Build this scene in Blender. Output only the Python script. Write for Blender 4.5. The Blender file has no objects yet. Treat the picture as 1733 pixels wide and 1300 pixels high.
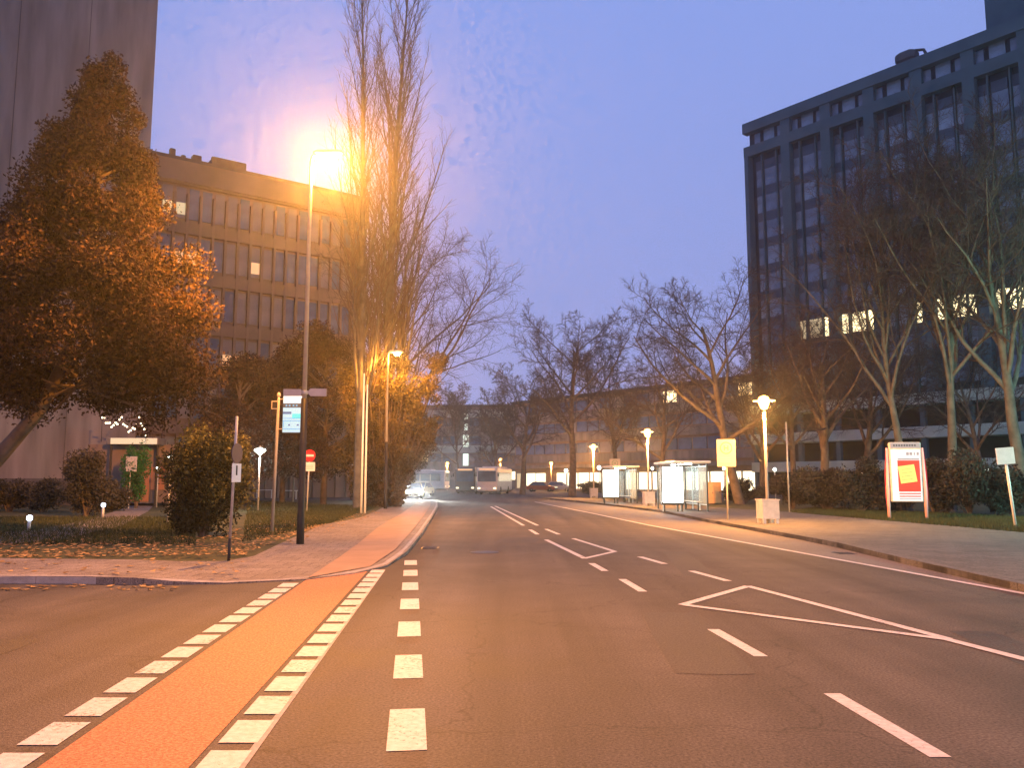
import bpy, math, random
import numpy as np
from mathutils import Vector, Matrix
R = math.radians
sc = bpy.context.scene
COL = sc.collection

# ------------------------------------------------------------------ camera, sky, sun, exposure
FPX, CX, CY, HOR, EYE = 1402.0, 866.5, 650.0, 813.0, 1.69
PITCH = math.atan((HOR - CY) / FPX)
cam_d = bpy.data.cameras.new('camera')
cam = bpy.data.objects.new('camera', cam_d); COL.objects.link(cam)
cam.location = (0, 0, EYE)
cam.rotation_euler = (math.pi / 2 + PITCH, 0, 0)
cam_d.sensor_width = 36.0
cam_d.lens = 36.0 * FPX / 1733.0
cam_d.clip_end = 3000
cam_d.clip_start = 0.05
sc.camera = cam
sc.view_settings.view_transform = 'Standard'
sc.view_settings.look = 'None'
sc.view_settings.gamma = 1.0
sc.view_settings.exposure = 0.0
sc.view_settings.use_curve_mapping = False
sc.cycles.use_denoising = True
sc.cycles.max_bounces = 6
sc.cycles.diffuse_bounces = 3
sc.cycles.glossy_bounces = 3
sc.cycles.transmission_bounces = 4
sc.cycles.volume_bounces = 0
sc.cycles.use_adaptive_sampling = True
sc.cycles.adaptive_threshold = 0.03
sc.cycles.adaptive_min_samples = 12
sc.cycles.transparent_max_bounces = 8
sc.cycles.sample_clamp_indirect = 4.0
sc.cycles.use_light_tree = True

SUN_EL, SUN_ROT = R(1.5), R(200)
world = bpy.data.worlds.new('World'); sc.world = world
world.use_nodes = True
wn, wl = world.node_tree.nodes, world.node_tree.links
bg = wn['Background']
sky = wn.new('ShaderNodeTexSky'); sky.sky_type = 'NISHITA'
sky.sun_disc = False
sky.sun_elevation = SUN_EL; sky.sun_rotation = SUN_ROT
sky.air_density = 1.0; sky.dust_density = 1.0; sky.ozone_density = 4.0
# even dusk cloud veil over the clear sky
tc = wn.new('ShaderNodeTexCoord')
sep = wn.new('ShaderNodeSeparateXYZ'); wl.new(tc.outputs['Generated'], sep.inputs[0])
rmp = wn.new('ShaderNodeValToRGB')
wl.new(sep.outputs['Z'], rmp.inputs[0])
rmp.color_ramp.elements[0].position = 0.0
rmp.color_ramp.elements[0].color = (.335, .365, .70, 1)
rmp.color_ramp.elements[1].position = 0.62
rmp.color_ramp.elements[1].color = (.235, .345, .80, 1)
nz = wn.new('ShaderNodeTexNoise'); nz.inputs['Scale'].default_value = 1.6; nz.inputs['Detail'].default_value = 3
wl.new(tc.outputs['Generated'], nz.inputs['Vector'])
mr = wn.new('ShaderNodeMapRange'); mr.inputs['To Min'].default_value = 10.8; mr.inputs['To Max'].default_value = 11.4
wl.new(nz.outputs['Fac'], mr.inputs['Value'])
mm = wn.new('ShaderNodeVectorMath'); mm.operation = 'SCALE'
wl.new(rmp.outputs['Color'], mm.inputs[0]); wl.new(mr.outputs[0], mm.inputs['Scale'])
mix = wn.new('ShaderNodeMixRGB'); mix.inputs['Fac'].default_value = 0.93
wl.new(sky.outputs['Color'], mix.inputs['Color1']); wl.new(mm.outputs[0], mix.inputs['Color2'])
wl.new(mix.outputs['Color'], bg.inputs['Color'])
bg.inputs['Strength'].default_value = 0.10

sun_d = bpy.data.lights.new('sun', 'SUN'); sun_d.energy = 0.03; sun_d.angle = R(20)
sun_d.color = (1.0, 0.9, 0.85)
sun = bpy.data.objects.new('sun', sun_d); COL.objects.link(sun)
sun.rotation_euler = (R(88.5), 0, -SUN_ROT + math.pi)

# ------------------------------------------------------------------ geometry helpers
FW = Vector((0, math.cos(PITCH), math.sin(PITCH)))
UPV = Vector((0, -math.sin(PITCH), math.cos(PITCH)))
def ray(px, py):
    return FW + Vector((1, 0, 0)) * ((px - CX) / FPX) + UPV * ((CY - py) / FPX)
def G(px, py, z=0.0):
    d = ray(px, py); t = (z - EYE) / d.z
    return Vector((d.x * t, d.y * t, z))
def P(px, py, Y):
    d = ray(px, py); t = Y / d.y
    return Vector((d.x * t, Y, EYE + d.z * t))

def put(name, me, mat, parent=None):
    o = bpy.data.objects.new(name, me)
    if mat is not None and not me.materials: me.materials.append(mat)
    COL.objects.link(o)
    if parent is not None: o.parent = parent
    return o
def tag(o, label=None, cat=None, group=None, kind=None):
    if label: o['label'] = label
    if cat: o['category'] = cat
    if group: o['group'] = group
    if kind: o['kind'] = kind
    return o
def thing(name, label, cat, loc=(0, 0, 0), rz=0.0, group=None):
    o = bpy.data.objects.new(name, None); COL.objects.link(o)
    o.empty_display_size = 0.3
    o.location = loc; o.rotation_euler = (0, 0, rz)
    return tag(o, label, cat, group)
def copy_tree(o, parent=None):
    c = o.copy(); COL.objects.link(c); c.parent = parent
    for ch in list(o.children): copy_tree(ch, c)
    return c

class MB:
    def __init__(s): s.v = []; s.f = []
    def add(s, vs, fs):
        b = len(s.v); s.v += [tuple(v) for v in vs]; s.f += [tuple(i + b for i in f) for f in fs]; return s
    def box(s, c, size, rz=0.0, bev=0.0, m=None):
        hx, hy, hz = size[0] / 2, size[1] / 2, size[2] / 2
        if bev <= 0:
            vs = [(x, y, z) for z in (-hz, hz) for x, y in ((-hx, -hy), (hx, -hy), (hx, hy), (-hx, hy))]
            fs = [(3, 2, 1, 0), (4, 5, 6, 7), (0, 1, 5, 4), (1, 2, 6, 5), (2, 3, 7, 6), (3, 0, 4, 7)]
        else:
            b = min(bev, hx * .9, hy * .9, hz * .9)
            vs = []; fs = []
            ring = lambda ox, oy, z: [(-ox + b, -oy, z), (ox - b, -oy, z), (ox, -oy + b, z), (ox, oy - b, z), (ox - b, oy, z), (-ox + b, oy, z), (-ox, oy - b, z), (-ox, -oy + b, z)]
            for ox, oy, z in ((hx - b, hy - b, -hz), (hx, hy, -hz + b), (hx, hy, hz - b), (hx - b, hy - b, hz)):
                vs += ring(max(ox, b), max(oy, b), z)
            fs.append(tuple(range(7, -1, -1)))
            for k in range(3):
                for i in range(8):
                    j = (i + 1) % 8
                    fs.append((k * 8 + i, k * 8 + j, k * 8 + 8 + j, k * 8 + 8 + i))
            fs.append(tuple(range(24, 32)))
        cr, sr = math.cos(rz), math.sin(rz)
        out = []
        for x, y, z in vs:
            v = Vector((x * cr - y * sr, x * sr + y * cr, z))
            if m is not None: v = m @ v
            out.append((v.x + c[0], v.y + c[1], v.z + c[2]))
        return s.add(out, fs)
    def tube(s, pts, rad, n=8, caps=True):
        pts = [Vector(p) for p in pts]
        if not hasattr(rad, '__len__'): rad = [rad] * len(pts)
        b = len(s.v); prev = None
        for i, p in enumerate(pts):
            d = (pts[min(i + 1, len(pts) - 1)] - pts[max(i - 1, 0)]).normalized()
            a = prev if prev is not None else (Vector((1, 0, 0)) if abs(d.x) < .9 else Vector((0, 1, 0)))
            a = (a - d * a.dot(d)).normalized(); prev = a
            c = d.cross(a)
            for k in range(n):
                t = 2 * math.pi * k / n
                s.v.append(tuple(p + (a * math.cos(t) + c * math.sin(t)) * rad[i]))
        for i in range(len(pts) - 1):
            for k in range(n):
                k2 = (k + 1) % n
                s.f.append((b + i * n + k, b + i * n + k2, b + (i + 1) * n + k2, b + (i + 1) * n + k))
        if caps:
            s.f.append(tuple(b + k for k in range(n - 1, -1, -1)))
            s.f.append(tuple(b + (len(pts) - 1) * n + k for k in range(n)))
        return s
    def lathe(s, prof, c=(0, 0, 0), n=16):
        b = len(s.v)
        for r, z in prof:
            for k in range(n):
                t = 2 * math.pi * k / n
                s.v.append((c[0] + r * math.cos(t), c[1] + r * math.sin(t), c[2] + z))
        for i in range(len(prof) - 1):
            for k in range(n):
                k2 = (k + 1) % n
                s.f.append((b + i * n + k, b + i * n + k2, b + (i + 1) * n + k2, b + (i + 1) * n + k))
        s.f.append(tuple(b + k for k in range(n - 1, -1, -1)))
        s.f.append(tuple(b + (len(prof) - 1) * n + k for k in range(n)))
        return s
    def prism(s, poly, z0, z1):
        n = len(poly)
        vs = [(p[0], p[1], z0) for p in poly] + [(p[0], p[1], z1) for p in poly]
        fs = [tuple(range(n - 1, -1, -1)), tuple(range(n, 2 * n))] + [(i, (i + 1) % n, n + (i + 1) % n, n + i) for i in range(n)]
        return s.add(vs, fs)
    def xprism(s, poly, x0, x1):      # polygon in (y, z) swept along x
        n = len(poly)
        vs = [(x0, p[0], p[1]) for p in poly] + [(x1, p[0], p[1]) for p in poly]
        fs = [tuple(range(n - 1, -1, -1)), tuple(range(n, 2 * n))] + [(i, (i + 1) % n, n + (i + 1) % n, n + i) for i in range(n)]
        return s.add(vs, fs)
    def mesh(s, name='m', smooth=False):
        me = bpy.data.meshes.new(name); me.from_pydata(s.v, [], s.f); me.validate()
        import bmesh
        bm = bmesh.new(); bm.from_mesh(me); bmesh.ops.recalc_face_normals(bm, faces=bm.faces); bm.to_mesh(me); bm.free()
        if smooth:
            for p in me.polygons: p.use_smooth = True
        return me
    def build(s, name, mat, parent=None, smooth=False):
        return put(name, s.mesh(name, smooth), mat, parent)

def np_mesh(name, V, F):
    me = bpy.data.meshes.new(name)
    n, k = F.shape
    me.vertices.add(len(V)); me.vertices.foreach_set('co', V.astype(np.float32).ravel())
    me.loops.add(n * k); me.loops.foreach_set('vertex_index', F.astype(np.int32).ravel())
    me.polygons.add(n); me.polygons.foreach_set('loop_start', np.arange(0, n * k, k, dtype=np.int32))
    me.update(calc_edges=True); me.validate()
    return me

# ------------------------------------------------------------------ materials
def mat(name, col, rough=.8, var=.12, scale=8.0, bump=0.0, bscale=60.0, metal=0.0, col2=None, island=0.0, spec=.35, trans=0.0, coord='Object', detail=4, stretch=None):
    m = bpy.data.materials.new(name); m.use_nodes = True
    n, l = m.node_tree.nodes, m.node_tree.links
    b = n['Principled BSDF']
    b.inputs['Roughness'].default_value = rough
    b.inputs['Metallic'].default_value = metal
    b.inputs['Specular IOR Level'].default_value = spec
    t = n.new('ShaderNodeTexCoord')
    nt = n.new('ShaderNodeTexNoise'); nt.inputs['Scale'].default_value = scale; nt.inputs['Detail'].default_value = detail
    if stretch:
        mp = n.new('ShaderNodeMapping'); mp.inputs['Scale'].default_value = stretch; l.new(t.outputs[coord], mp.inputs['Vector']); l.new(mp.outputs[0], nt.inputs['Vector'])
    else: l.new(t.outputs[coord], nt.inputs['Vector'])
    r = n.new('ShaderNodeValToRGB')
    c2 = col2 if col2 else tuple(min(1, c * (1 + var)) for c in col)
    c1 = col if col2 else tuple(c * (1 - var) for c in col)
    r.color_ramp.elements[0].position = .32; r.color_ramp.elements[1].position = .68
    r.color_ramp.elements[0].color = (*c1, 1); r.color_ramp.elements[1].color = (*c2, 1)
    l.new(nt.outputs['Fac'], r.inputs['Fac'])
    out = r.outputs['Color']
    if island > 0:
        g = n.new('ShaderNodeNewGeometry')
        h = n.new('ShaderNodeHueSaturation')
        mr = n.new('ShaderNodeMapRange'); mr.inputs['To Min'].default_value = 1 - island; mr.inputs['To Max'].default_value = 1 + island
        l.new(g.outputs['Random Per Island'], mr.inputs['Value'])
        l.new(mr.outputs[0], h.inputs['Value']); l.new(out, h.inputs['Color']); out = h.outputs['Color']
    l.new(out, b.inputs['Base Color'])
    if bump > 0:
        n2 = n.new('ShaderNodeTexNoise'); n2.inputs['Scale'].default_value = bscale; n2.inputs['Detail'].default_value = 3
        l.new(t.outputs[coord], n2.inputs['Vector'])
        bp = n.new('ShaderNodeBump'); bp.inputs['Strength'].default_value = bump; bp.inputs['Distance'].default_value = .02
        l.new(n2.outputs['Fac'], bp.inputs['Height']); l.new(bp.outputs['Normal'], b.inputs['Normal'])
    if trans > 0:
        tr = n.new('ShaderNodeBsdfTranslucent'); ms = n.new('ShaderNodeMixShader'); ms.inputs[0].default_value = trans
        l.new(out, tr.inputs['Color']); l.new(b.outputs[0], ms.inputs[1]); l.new(tr.outputs[0], ms.inputs[2])
        l.new(ms.outputs[0], n['Material Output'].inputs['Surface'])
    return m
def emit(name, col, strength):
    m = bpy.data.materials.new(name); m.use_nodes = True
    n, l = m.node_tree.nodes, m.node_tree.links
    b = n['Principled BSDF']
    b.inputs['Base Color'].default_value = (*[c * .25 for c in col], 1)
    b.inputs['Emission Color'].default_value = (*col, 1)
    b.inputs['Emission Strength'].default_value = strength
    b.inputs['Roughness'].default_value = .5
    return m
def asphalt(name, c1, c2, rough=.82, joints=0.0, tracks=0.0):
    m = bpy.data.materials.new(name); m.use_nodes = True
    n, l = m.node_tree.nodes, m.node_tree.links
    b = n['Principled BSDF']; b.inputs['Specular IOR Level'].default_value = .35
    g = n.new('ShaderNodeNewGeometry')
    big = n.new('ShaderNodeTexNoise'); big.inputs['Scale'].default_value = .55; big.inputs['Detail'].default_value = 6; big.inputs['Roughness'].default_value = .65
    fine = n.new('ShaderNodeTexNoise'); fine.inputs['Scale'].default_value = 45; fine.inputs['Detail'].default_value = 4
    vor = n.new('ShaderNodeTexVoronoi'); vor.inputs['Scale'].default_value = 90
    for k in (big, fine, vor): l.new(g.outputs['Position'], k.inputs['Vector'])
    r1 = n.new('ShaderNodeValToRGB'); r1.color_ramp.elements[0].position = .3; r1.color_ramp.elements[1].position = .72
    r1.color_ramp.elements[0].color = (*c1, 1); r1.color_ramp.elements[1].color = (*c2, 1)
    l.new(big.outputs['Fac'], r1.inputs['Fac'])
    mr = n.new('ShaderNodeMapRange'); mr.inputs['From Min'].default_value = .3; mr.inputs['From Max'].default_value = .7
    mr.inputs['To Min'].default_value = .45; mr.inputs['To Max'].default_value = 1.55
    l.new(fine.outputs['Fac'], mr.inputs['Value'])
    vm = n.new('ShaderNodeVectorMath'); vm.operation = 'SCALE'
    l.new(r1.outputs['Color'], vm.inputs[0]); l.new(mr.outputs[0], vm.inputs['Scale'])
    last = vm.outputs[0]
    if tracks:
        mp = n.new('ShaderNodeMapping'); mp.inputs['Scale'].default_value = (1.1, .045, 1); mp.inputs['Rotation'].default_value = (0, 0, -.09)
        l.new(g.outputs['Position'], mp.inputs['Vector'])
        tn = n.new('ShaderNodeTexNoise'); tn.inputs['Scale'].default_value = 1.0; tn.inputs['Detail'].default_value = 5; l.new(mp.outputs[0], tn.inputs['Vector'])
        tm = n.new('ShaderNodeMapRange'); tm.inputs['From Min'].default_value = .32; tm.inputs['From Max'].default_value = .68; tm.inputs['To Min'].default_value = 1 - tracks; tm.inputs['To Max'].default_value = 1 + tracks
        l.new(tn.outputs['Fac'], tm.inputs['Value'])
        v2 = n.new('ShaderNodeVectorMath'); v2.operation = 'SCALE'; l.new(last, v2.inputs[0]); l.new(tm.outputs[0], v2.inputs['Scale']); last = v2.outputs[0]
        # cracks
        cn = n.new('ShaderNodeTexVoronoi'); cn.feature = 'DISTANCE_TO_EDGE'; cn.inputs['Scale'].default_value = .28
        dn = n.new('ShaderNodeTexNoise'); dn.inputs['Scale'].default_value = 1.6; dn.inputs['Detail'].default_value = 6; l.new(g.outputs['Position'], dn.inputs['Vector'])
        va = n.new('ShaderNodeVectorMath'); va.operation = 'MULTIPLY_ADD'; va.inputs[1].default_value = (.9, .9, .9); l.new(dn.outputs['Color'], va.inputs[0]); l.new(g.outputs['Position'], va.inputs[2])
        l.new(va.outputs[0], cn.inputs['Vector'])
        cm = n.new('ShaderNodeMapRange'); cm.inputs['From Max'].default_value = .006; cm.inputs['To Min'].default_value = .6; l.new(cn.outputs['Distance'], cm.inputs['Value'])
        v3 = n.new('ShaderNodeVectorMath'); v3.operation = 'SCALE'; l.new(last, v3.inputs[0]); l.new(cm.outputs[0], v3.inputs['Scale']); last = v3.outputs[0]
    if joints:
        bt_ = n.new('ShaderNodeTexBrick'); bt_.inputs['Scale'].default_value = 1.0; bt_.inputs['Brick Width'].default_value = joints; bt_.inputs['Row Height'].default_value = joints; bt_.inputs['Mortar Size'].default_value = .012
        bt_.inputs['Color1'].default_value = (1, 1, 1, 1); bt_.inputs['Color2'].default_value = (.78, .78, .78, 1); bt_.inputs['Mortar'].default_value = (.4, .4, .4, 1)
        l.new(g.outputs['Position'], bt_.inputs['Vector'])
        v4 = n.new('ShaderNodeVectorMath'); v4.operation = 'MULTIPLY'; l.new(last, v4.inputs[0]); l.new(bt_.outputs['Color'], v4.inputs[1]); last = v4.outputs[0]
    l.new(last, b.inputs['Base Color'])
    mr2 = n.new('ShaderNodeMapRange'); mr2.inputs['To Min'].default_value = rough - .12; mr2.inputs['To Max'].default_value = rough + .12
    l.new(big.outputs['Fac'], mr2.inputs['Value']); l.new(mr2.outputs[0], b.inputs['Roughness'])
    bp = n.new('ShaderNodeBump'); bp.inputs['Strength'].default_value = .5; bp.inputs['Distance'].default_value = .008
    l.new(vor.outputs['Distance'], bp.inputs['Height']); l.new(bp.outputs['Normal'], b.inputs['Normal'])
    return m
def glass_mat(name, tint=(.8, .9, .9), fac=.2):
    m = bpy.data.materials.new(name); m.use_nodes = True
    n, l = m.node_tree.nodes, m.node_tree.links
    n.remove(n['Principled BSDF'])
    t = n.new('ShaderNodeBsdfTransparent'); t.inputs[0].default_value = (*tint, 1)
    g = n.new('ShaderNodeBsdfGlossy'); g.inputs['Roughness'].default_value = .08
    d = n.new('ShaderNodeBsdfDiffuse'); d.inputs[0].default_value = (.75, .8, .8, 1)
    m1 = n.new('ShaderNodeMixShader'); m1.inputs[0].default_value = fac
    m2 = n.new('ShaderNodeMixShader'); m2.inputs[0].default_value = .10
    l.new(t.outputs[0], m1.inputs[1]); l.new(d.outputs[0], m1.inputs[2])
    l.new(m1.outputs[0], m2.inputs[1]); l.new(g.outputs[0], m2.inputs[2])
    l.new(m2.outputs[0], n['Material Output'].inputs['Surface'])
    return m

M = {}
M['road'] = asphalt('asphalt_worn', (.044, .038, .033), (.094, .081, .070), tracks=.36)
M['bay'] = asphalt('bus_bay_concrete', (.12, .11, .10), (.18, .165, .15))
M['bike'] = asphalt('red_cycle_asphalt', (.38, .14, .07), (.47, .18, .095), .75)
M['pave'] = asphalt('pavement_slab', (.18, .155, .135), (.28, .245, .215), joints=.5)
M['pave_grey'] = asphalt('pavement_slab_grey', (.095, .088, .08), (.16, .148, .135), joints=.5)
M['kerb'] = mat('kerb_granite', (.34, .32, .30), .85, .2, 6, .3)
M['kerb_dark'] = mat('kerb_shade_drain_dark', (.12, .115, .11), .9, .25, 6, .3)  # right kerb's shadow side put into a darker granite colour; also drain bars
M['paint'] = mat('road_paint', (.46, .45, .42), .65, .1, 18, .25, 120, col2=(.64, .62, .59))
def worn_paint():
    m = M['paint']; n, l = m.node_tree.nodes, m.node_tree.links; b = n['Principled BSDF']
    src = b.inputs['Base Color'].links[0].from_socket
    g = n.new('ShaderNodeNewGeometry')
    a1 = n.new('ShaderNodeTexNoise'); a1.inputs['Scale'].default_value = 26; a1.inputs['Detail'].default_value = 8; a1.inputs['Roughness'].default_value = .75
    a2 = n.new('ShaderNodeTexNoise'); a2.inputs['Scale'].default_value = 1.7; a2.inputs['Detail'].default_value = 3
    for q in (a1, a2): l.new(g.outputs['Position'], q.inputs['Vector'])
    ad = n.new('ShaderNodeMath'); ad.operation = 'MULTIPLY_ADD'; ad.inputs[1].default_value = .55; l.new(a2.outputs['Fac'], ad.inputs[0]); l.new(a1.outputs['Fac'], ad.inputs[2])
    r = n.new('ShaderNodeValToRGB'); r.color_ramp.elements[0].position = .86; r.color_ramp.elements[1].position = .95
    l.new(ad.outputs[0], r.inputs['Fac'])
    mx = n.new('ShaderNodeMixRGB'); mx.inputs['Color2'].default_value = (.12, .115, .11, 1)
    l.new(r.outputs['Color'], mx.inputs['Fac']); l.new(src, mx.inputs['Color1']); l.new(mx.outputs['Color'], b.inputs['Base Color'])
worn_paint()
M['gutter'] = mat('gutter_paving', (.42, .36, .31), .8, .2, 10, .3)
M['soil'] = mat('ground_soil', (.035, .040, .018), .95, .4, .8, .4, 12, col2=(.075, .062, .030))
M['lawn'] = mat('lawn_soil', (.040, .050, .018), .95, .4, 1.5, .5, 20, col2=(.085, .080, .032))
M['grass'] = mat('grass_blade', (.028, .040, .012), .8, .3, 1.0, island=.5, col2=(.060, .066, .022), trans=.2)
M['leaf_dead'] = mat('fallen_leaf', (.20, .11, .035), .85, .4, 3, island=.6, col2=(.38, .25, .10))
M['concrete'] = mat('concrete_wall', (.12, .115, .115), .9, .14, 1.1, .25, 3.0, stretch=(1, 1, .13), col2=(.225, .215, .21), detail=8)
M['slabwall'] = mat('slab_facade', (.17, .125, .10), .9, .15, .3, .2, 4, col2=(.25, .19, .155))
M['towerwall'] = mat('tower_facade', (.044, .084, .108), .85, .15, .3, .2, 4, col2=(.07, .118, .145))
M['towerdark'] = mat('tower_recess', (.010, .012, .018), .7, .2, .5)
M['spandrel'] = mat('spandrel_panel', (.038, .056, .085), .4, .15, .4)
M['band'] = mat('balcony_band', (.34, .42, .37), .85, .2, .4)
M['glass_dark'] = mat('window_glass_dim', (.085, .125, .19), .15, .35, .6, spec=.8)
M['glass_blue'] = mat('window_glass_blue', (.12, .18, .25), .15, .45, .5, spec=.8)
M['glass_pale'] = mat('window_blind', (.19, .18, .185), .3, .25, .5, spec=.6)
M['lit_warm'] = emit('lit_window_warm', (1.0, .82, .46), 3.2)
M['lit_dim'] = emit('lit_window_dim', (.9, .72, .42), .7)
M['lit_orange'] = emit('lit_window_orange', (1.0, .55, .28), .9)
M['shop'] = emit('shop_light', (1.0, .88, .62), 2.2)
M['stair'] = emit('stair_light', (.85, 1.0, .9), 1.2)
M['pole_grey'] = mat('galvanised_steel', (.42, .42, .41), .5, .12, 9, metal=.3)
M['pole_dark'] = mat('dark_post_paint', (.018, .016, .016), .55, .2, 6)
M['pole_lamp'] = mat('lamp_pole_paint', (.46, .42, .36), .5, .1, 5)
M['white'] = mat('white_paint', (.78, .78, .76), .5, .06, 5)
M['sign_back'] = mat('sign_aluminium', (.50, .46, .42), .5, .1, 4)
M['red'] = mat('sign_red', (.55, .02, .025), .45, .08, 5)
M['blue'] = mat('sign_blue', (.012, .014, .07), .45, .08, 5)
M['yellow'] = mat('stop_sign_yellow', (.38, .345, .30), .5, .06, 3)
M['green_ring'] = mat('stop_sign_green', (.10, .22, .10), .5, .06, 3)
M['black'] = mat('black_rubber', (.02, .02, .02), .7, .2, 8)
M['binbox'] = mat('grey_casing', (.55, .53, .50), .7, .12, 5)
M['tan'] = mat('tan_cabinet', (.52, .33, .18), .6, .1, 4)
M['frame_dark'] = mat('shelter_frame', (.05, .06, .06), .4, .1, 5, metal=.4)
M['frame_light'] = mat('shelter_rail', (.5, .52, .52), .4, .1, 5, metal=.3)
M['glass'] = glass_mat('shelter_glass')
M['bark'] = mat('bark', (.075, .055, .042), .95, .3, 3, .8, 14, col2=(.15, .115, .09))
M['bark_pale'] = mat('bark_pale', (.075, .07, .06), .95, .3, 2.2, .8, 12, col2=(.15, .14, .12))
M['twig'] = mat('twig', (.045, .035, .033), .95, .25, 2, col2=(.085, .066, .06))
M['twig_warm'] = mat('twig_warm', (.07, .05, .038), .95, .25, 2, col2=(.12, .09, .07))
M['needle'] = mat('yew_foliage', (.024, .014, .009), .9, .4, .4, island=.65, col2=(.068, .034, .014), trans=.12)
M['shrub'] = mat('shrub_foliage', (.018, .026, .011), .8, .4, .8, island=.55, col2=(.045, .05, .02), trans=.15)
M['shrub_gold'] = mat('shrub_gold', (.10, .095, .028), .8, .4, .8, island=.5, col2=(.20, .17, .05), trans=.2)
M['leaf_lit_green'] = mat('green_light_foliage', (.02, .09, .02), .7, .3, .8, island=.4, col2=(.04, .19, .04), trans=.2)  # green light falling on the shrub is put into its leaf colour
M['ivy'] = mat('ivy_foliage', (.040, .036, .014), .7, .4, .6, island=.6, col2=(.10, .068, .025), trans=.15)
M['hedge'] = mat('hedge_foliage', (.020, .022, .018), .85, .4, .8, island=.5, col2=(.05, .045, .035), trans=.1)
M['roofing'] = mat('roof_felt', (.07, .07, .075), .9, .2, 2)
M['bus_white'] = mat('bus_white_paint', (.66, .62, .60), .35, .06, 2, spec=.5)
M['bus_dark'] = mat('bus_dark_paint', (.10, .09, .10), .35, .1, 2, spec=.5)
M['car_pale'] = mat('car_paint_pale', (.62, .56, .36), .3, .04, 2, spec=.6)
M['car_red'] = mat('car_paint_red', (.25, .05, .03), .3, .04, 2, spec=.6)
M['car_silver'] = mat('car_paint_silver', (.40, .40, .42), .3, .04, 2, metal=.4)
M['chrome'] = mat('rim_metal', (.5, .5, .5), .35, .1, 4, metal=.7)
M['sodium'] = emit('sodium_lens', (1.0, .72, .30), 120)
M['sodium_low'] = emit('sodium_bowl', (1.0, .45, .10), 14)
M['globe'] = emit('white_globe', (.92, 1.0, .88), 7)
M['bluish'] = emit('bollard_globe', (.72, .80, 1.0), 7)
M['fairy'] = emit('fairy_bulb', (1.0, .84, .55), 6)
M['headlight'] = emit('headlight_beam', (1.0, .97, .85), 300)
M['dim_lens'] = emit('parking_light', (1.0, .9, .6), 2.0)
M['adlight'] = emit('advert_light', (.92, 1.0, .95), 8)
M['tube'] = emit('tube_light', (.92, 1.0, .92), 40)
M['poster_white'] = emit('poster_white', (1.0, .96, .97), .85)
M['poster_grey'] = emit('poster_grey', (.50, .47, .50), .55)
M['poster_red'] = emit('poster_red', (.80, .07, .04), .75)
M['poster_yellow'] = emit('poster_yellow', (1.0, .88, .22), .9)
M['poster_line'] = emit('poster_line', (.55, .72, .2), .7)
M['red_glow'] = emit('red_edge_light', (.8, .02, .05), .45)
M['pink_post'] = mat('pink_post', (.80, .45, .48), .4, .05, 3)
M['box_white'] = emit('box_white', (.42, .76, .97), .85)
M['top_white'] = emit('box_top_white', (.92, .98, 1.0), .95)
M['box_cyan'] = emit('box_cyan', (.10, .80, .90), .85)
M['box_blue'] = emit('box_blue', (.10, .22, .50), .6)
M['box_grey'] = emit('box_grey', (.12, .14, .16), .4)
M['box_pale'] = emit('box_pale', (.16, .50, .85), .8)
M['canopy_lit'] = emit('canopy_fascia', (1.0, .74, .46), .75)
M['warm_in'] = emit('warm_interior', (.75, .22, .08), .22)

# ------------------------------------------------------------------ lamps' own light
def point_light(name, loc, power, col, parent, radius=.12, wing=True):
    ld = bpy.data.lights.new(name, 'POINT'); ld.energy = power; ld.color = col; ld.shadow_soft_size = radius
    o = bpy.data.objects.new(name, ld); COL.objects.link(o); o.location = loc; o.parent = parent
    if wing:
        ld.use_nodes = True
        n, l = ld.node_tree.nodes, ld.node_tree.links
        em = n['Emission']
        t = n.new('ShaderNodeTexCoord'); s = n.new('ShaderNodeSeparateXYZ'); l.new(t.outputs['Normal'], s.inputs[0])
        mrr = n.new('ShaderNodeMapRange'); mrr.inputs['From Min'].default_value = -1; mrr.inputs['From Max'].default_value = 1
        l.new(s.outputs['Z'], mrr.inputs['Value'])
        cr = n.new('ShaderNodeValToRGB')
        e = cr.color_ramp.elements
        e[0].position = 0.0; e[0].color = (.26, .26, .26, 1)
        e[1].position = 1.0; e[1].color = (.12, .12, .12, 1)
        for pos, v in ((.12, .36), (.25, .85), (.42, 1.0), (.52, .42), (.62, .25)):
            k = e.new(pos); k.color = (v, v, v, 1)
        l.new(mrr.outputs[0], cr.inputs['Fac'])
        ab = n.new('ShaderNodeMath'); ab.operation = 'ABSOLUTE'; l.new(s.outputs['Y'], ab.inputs[0])
        m2 = n.new('ShaderNodeMapRange'); m2.inputs['From Max'].default_value = .75; m2.inputs['To Min'].default_value = .38; m2.inputs['To Max'].default_value = 1.25
        l.new(ab.outputs[0], m2.inputs['Value'])
        mu = n.new('ShaderNodeMath'); mu.operation = 'MULTIPLY'; l.new(cr.outputs['Color'], mu.inputs[0]); l.new(m2.outputs[0], mu.inputs[1])
        l.new(mu.outputs[0], em.inputs['Strength'])
    return o
SOD = (1.0, .35, .04)

# ================================================================== SETTING
g = MB().add([(-700, -200, -.06), (700, -200, -.06), (700, 1500, -.06), (-700, 1500, -.06)], [(0, 1, 2, 3)]).build('ground', M['soil'])
tag(g, 'dark open ground around the streets', kind='structure')

rk_px = [(930, 846), (1000, 853), (1060, 860), (1120, 868), (1200, 885), (1323, 908), (1415, 926), (1538, 957), (1733, 1003)]
rkerb = [G(*p) for p in rk_px] + [Vector((8.0, 2, 0)), Vector((8.1, -14, 0))]
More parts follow.
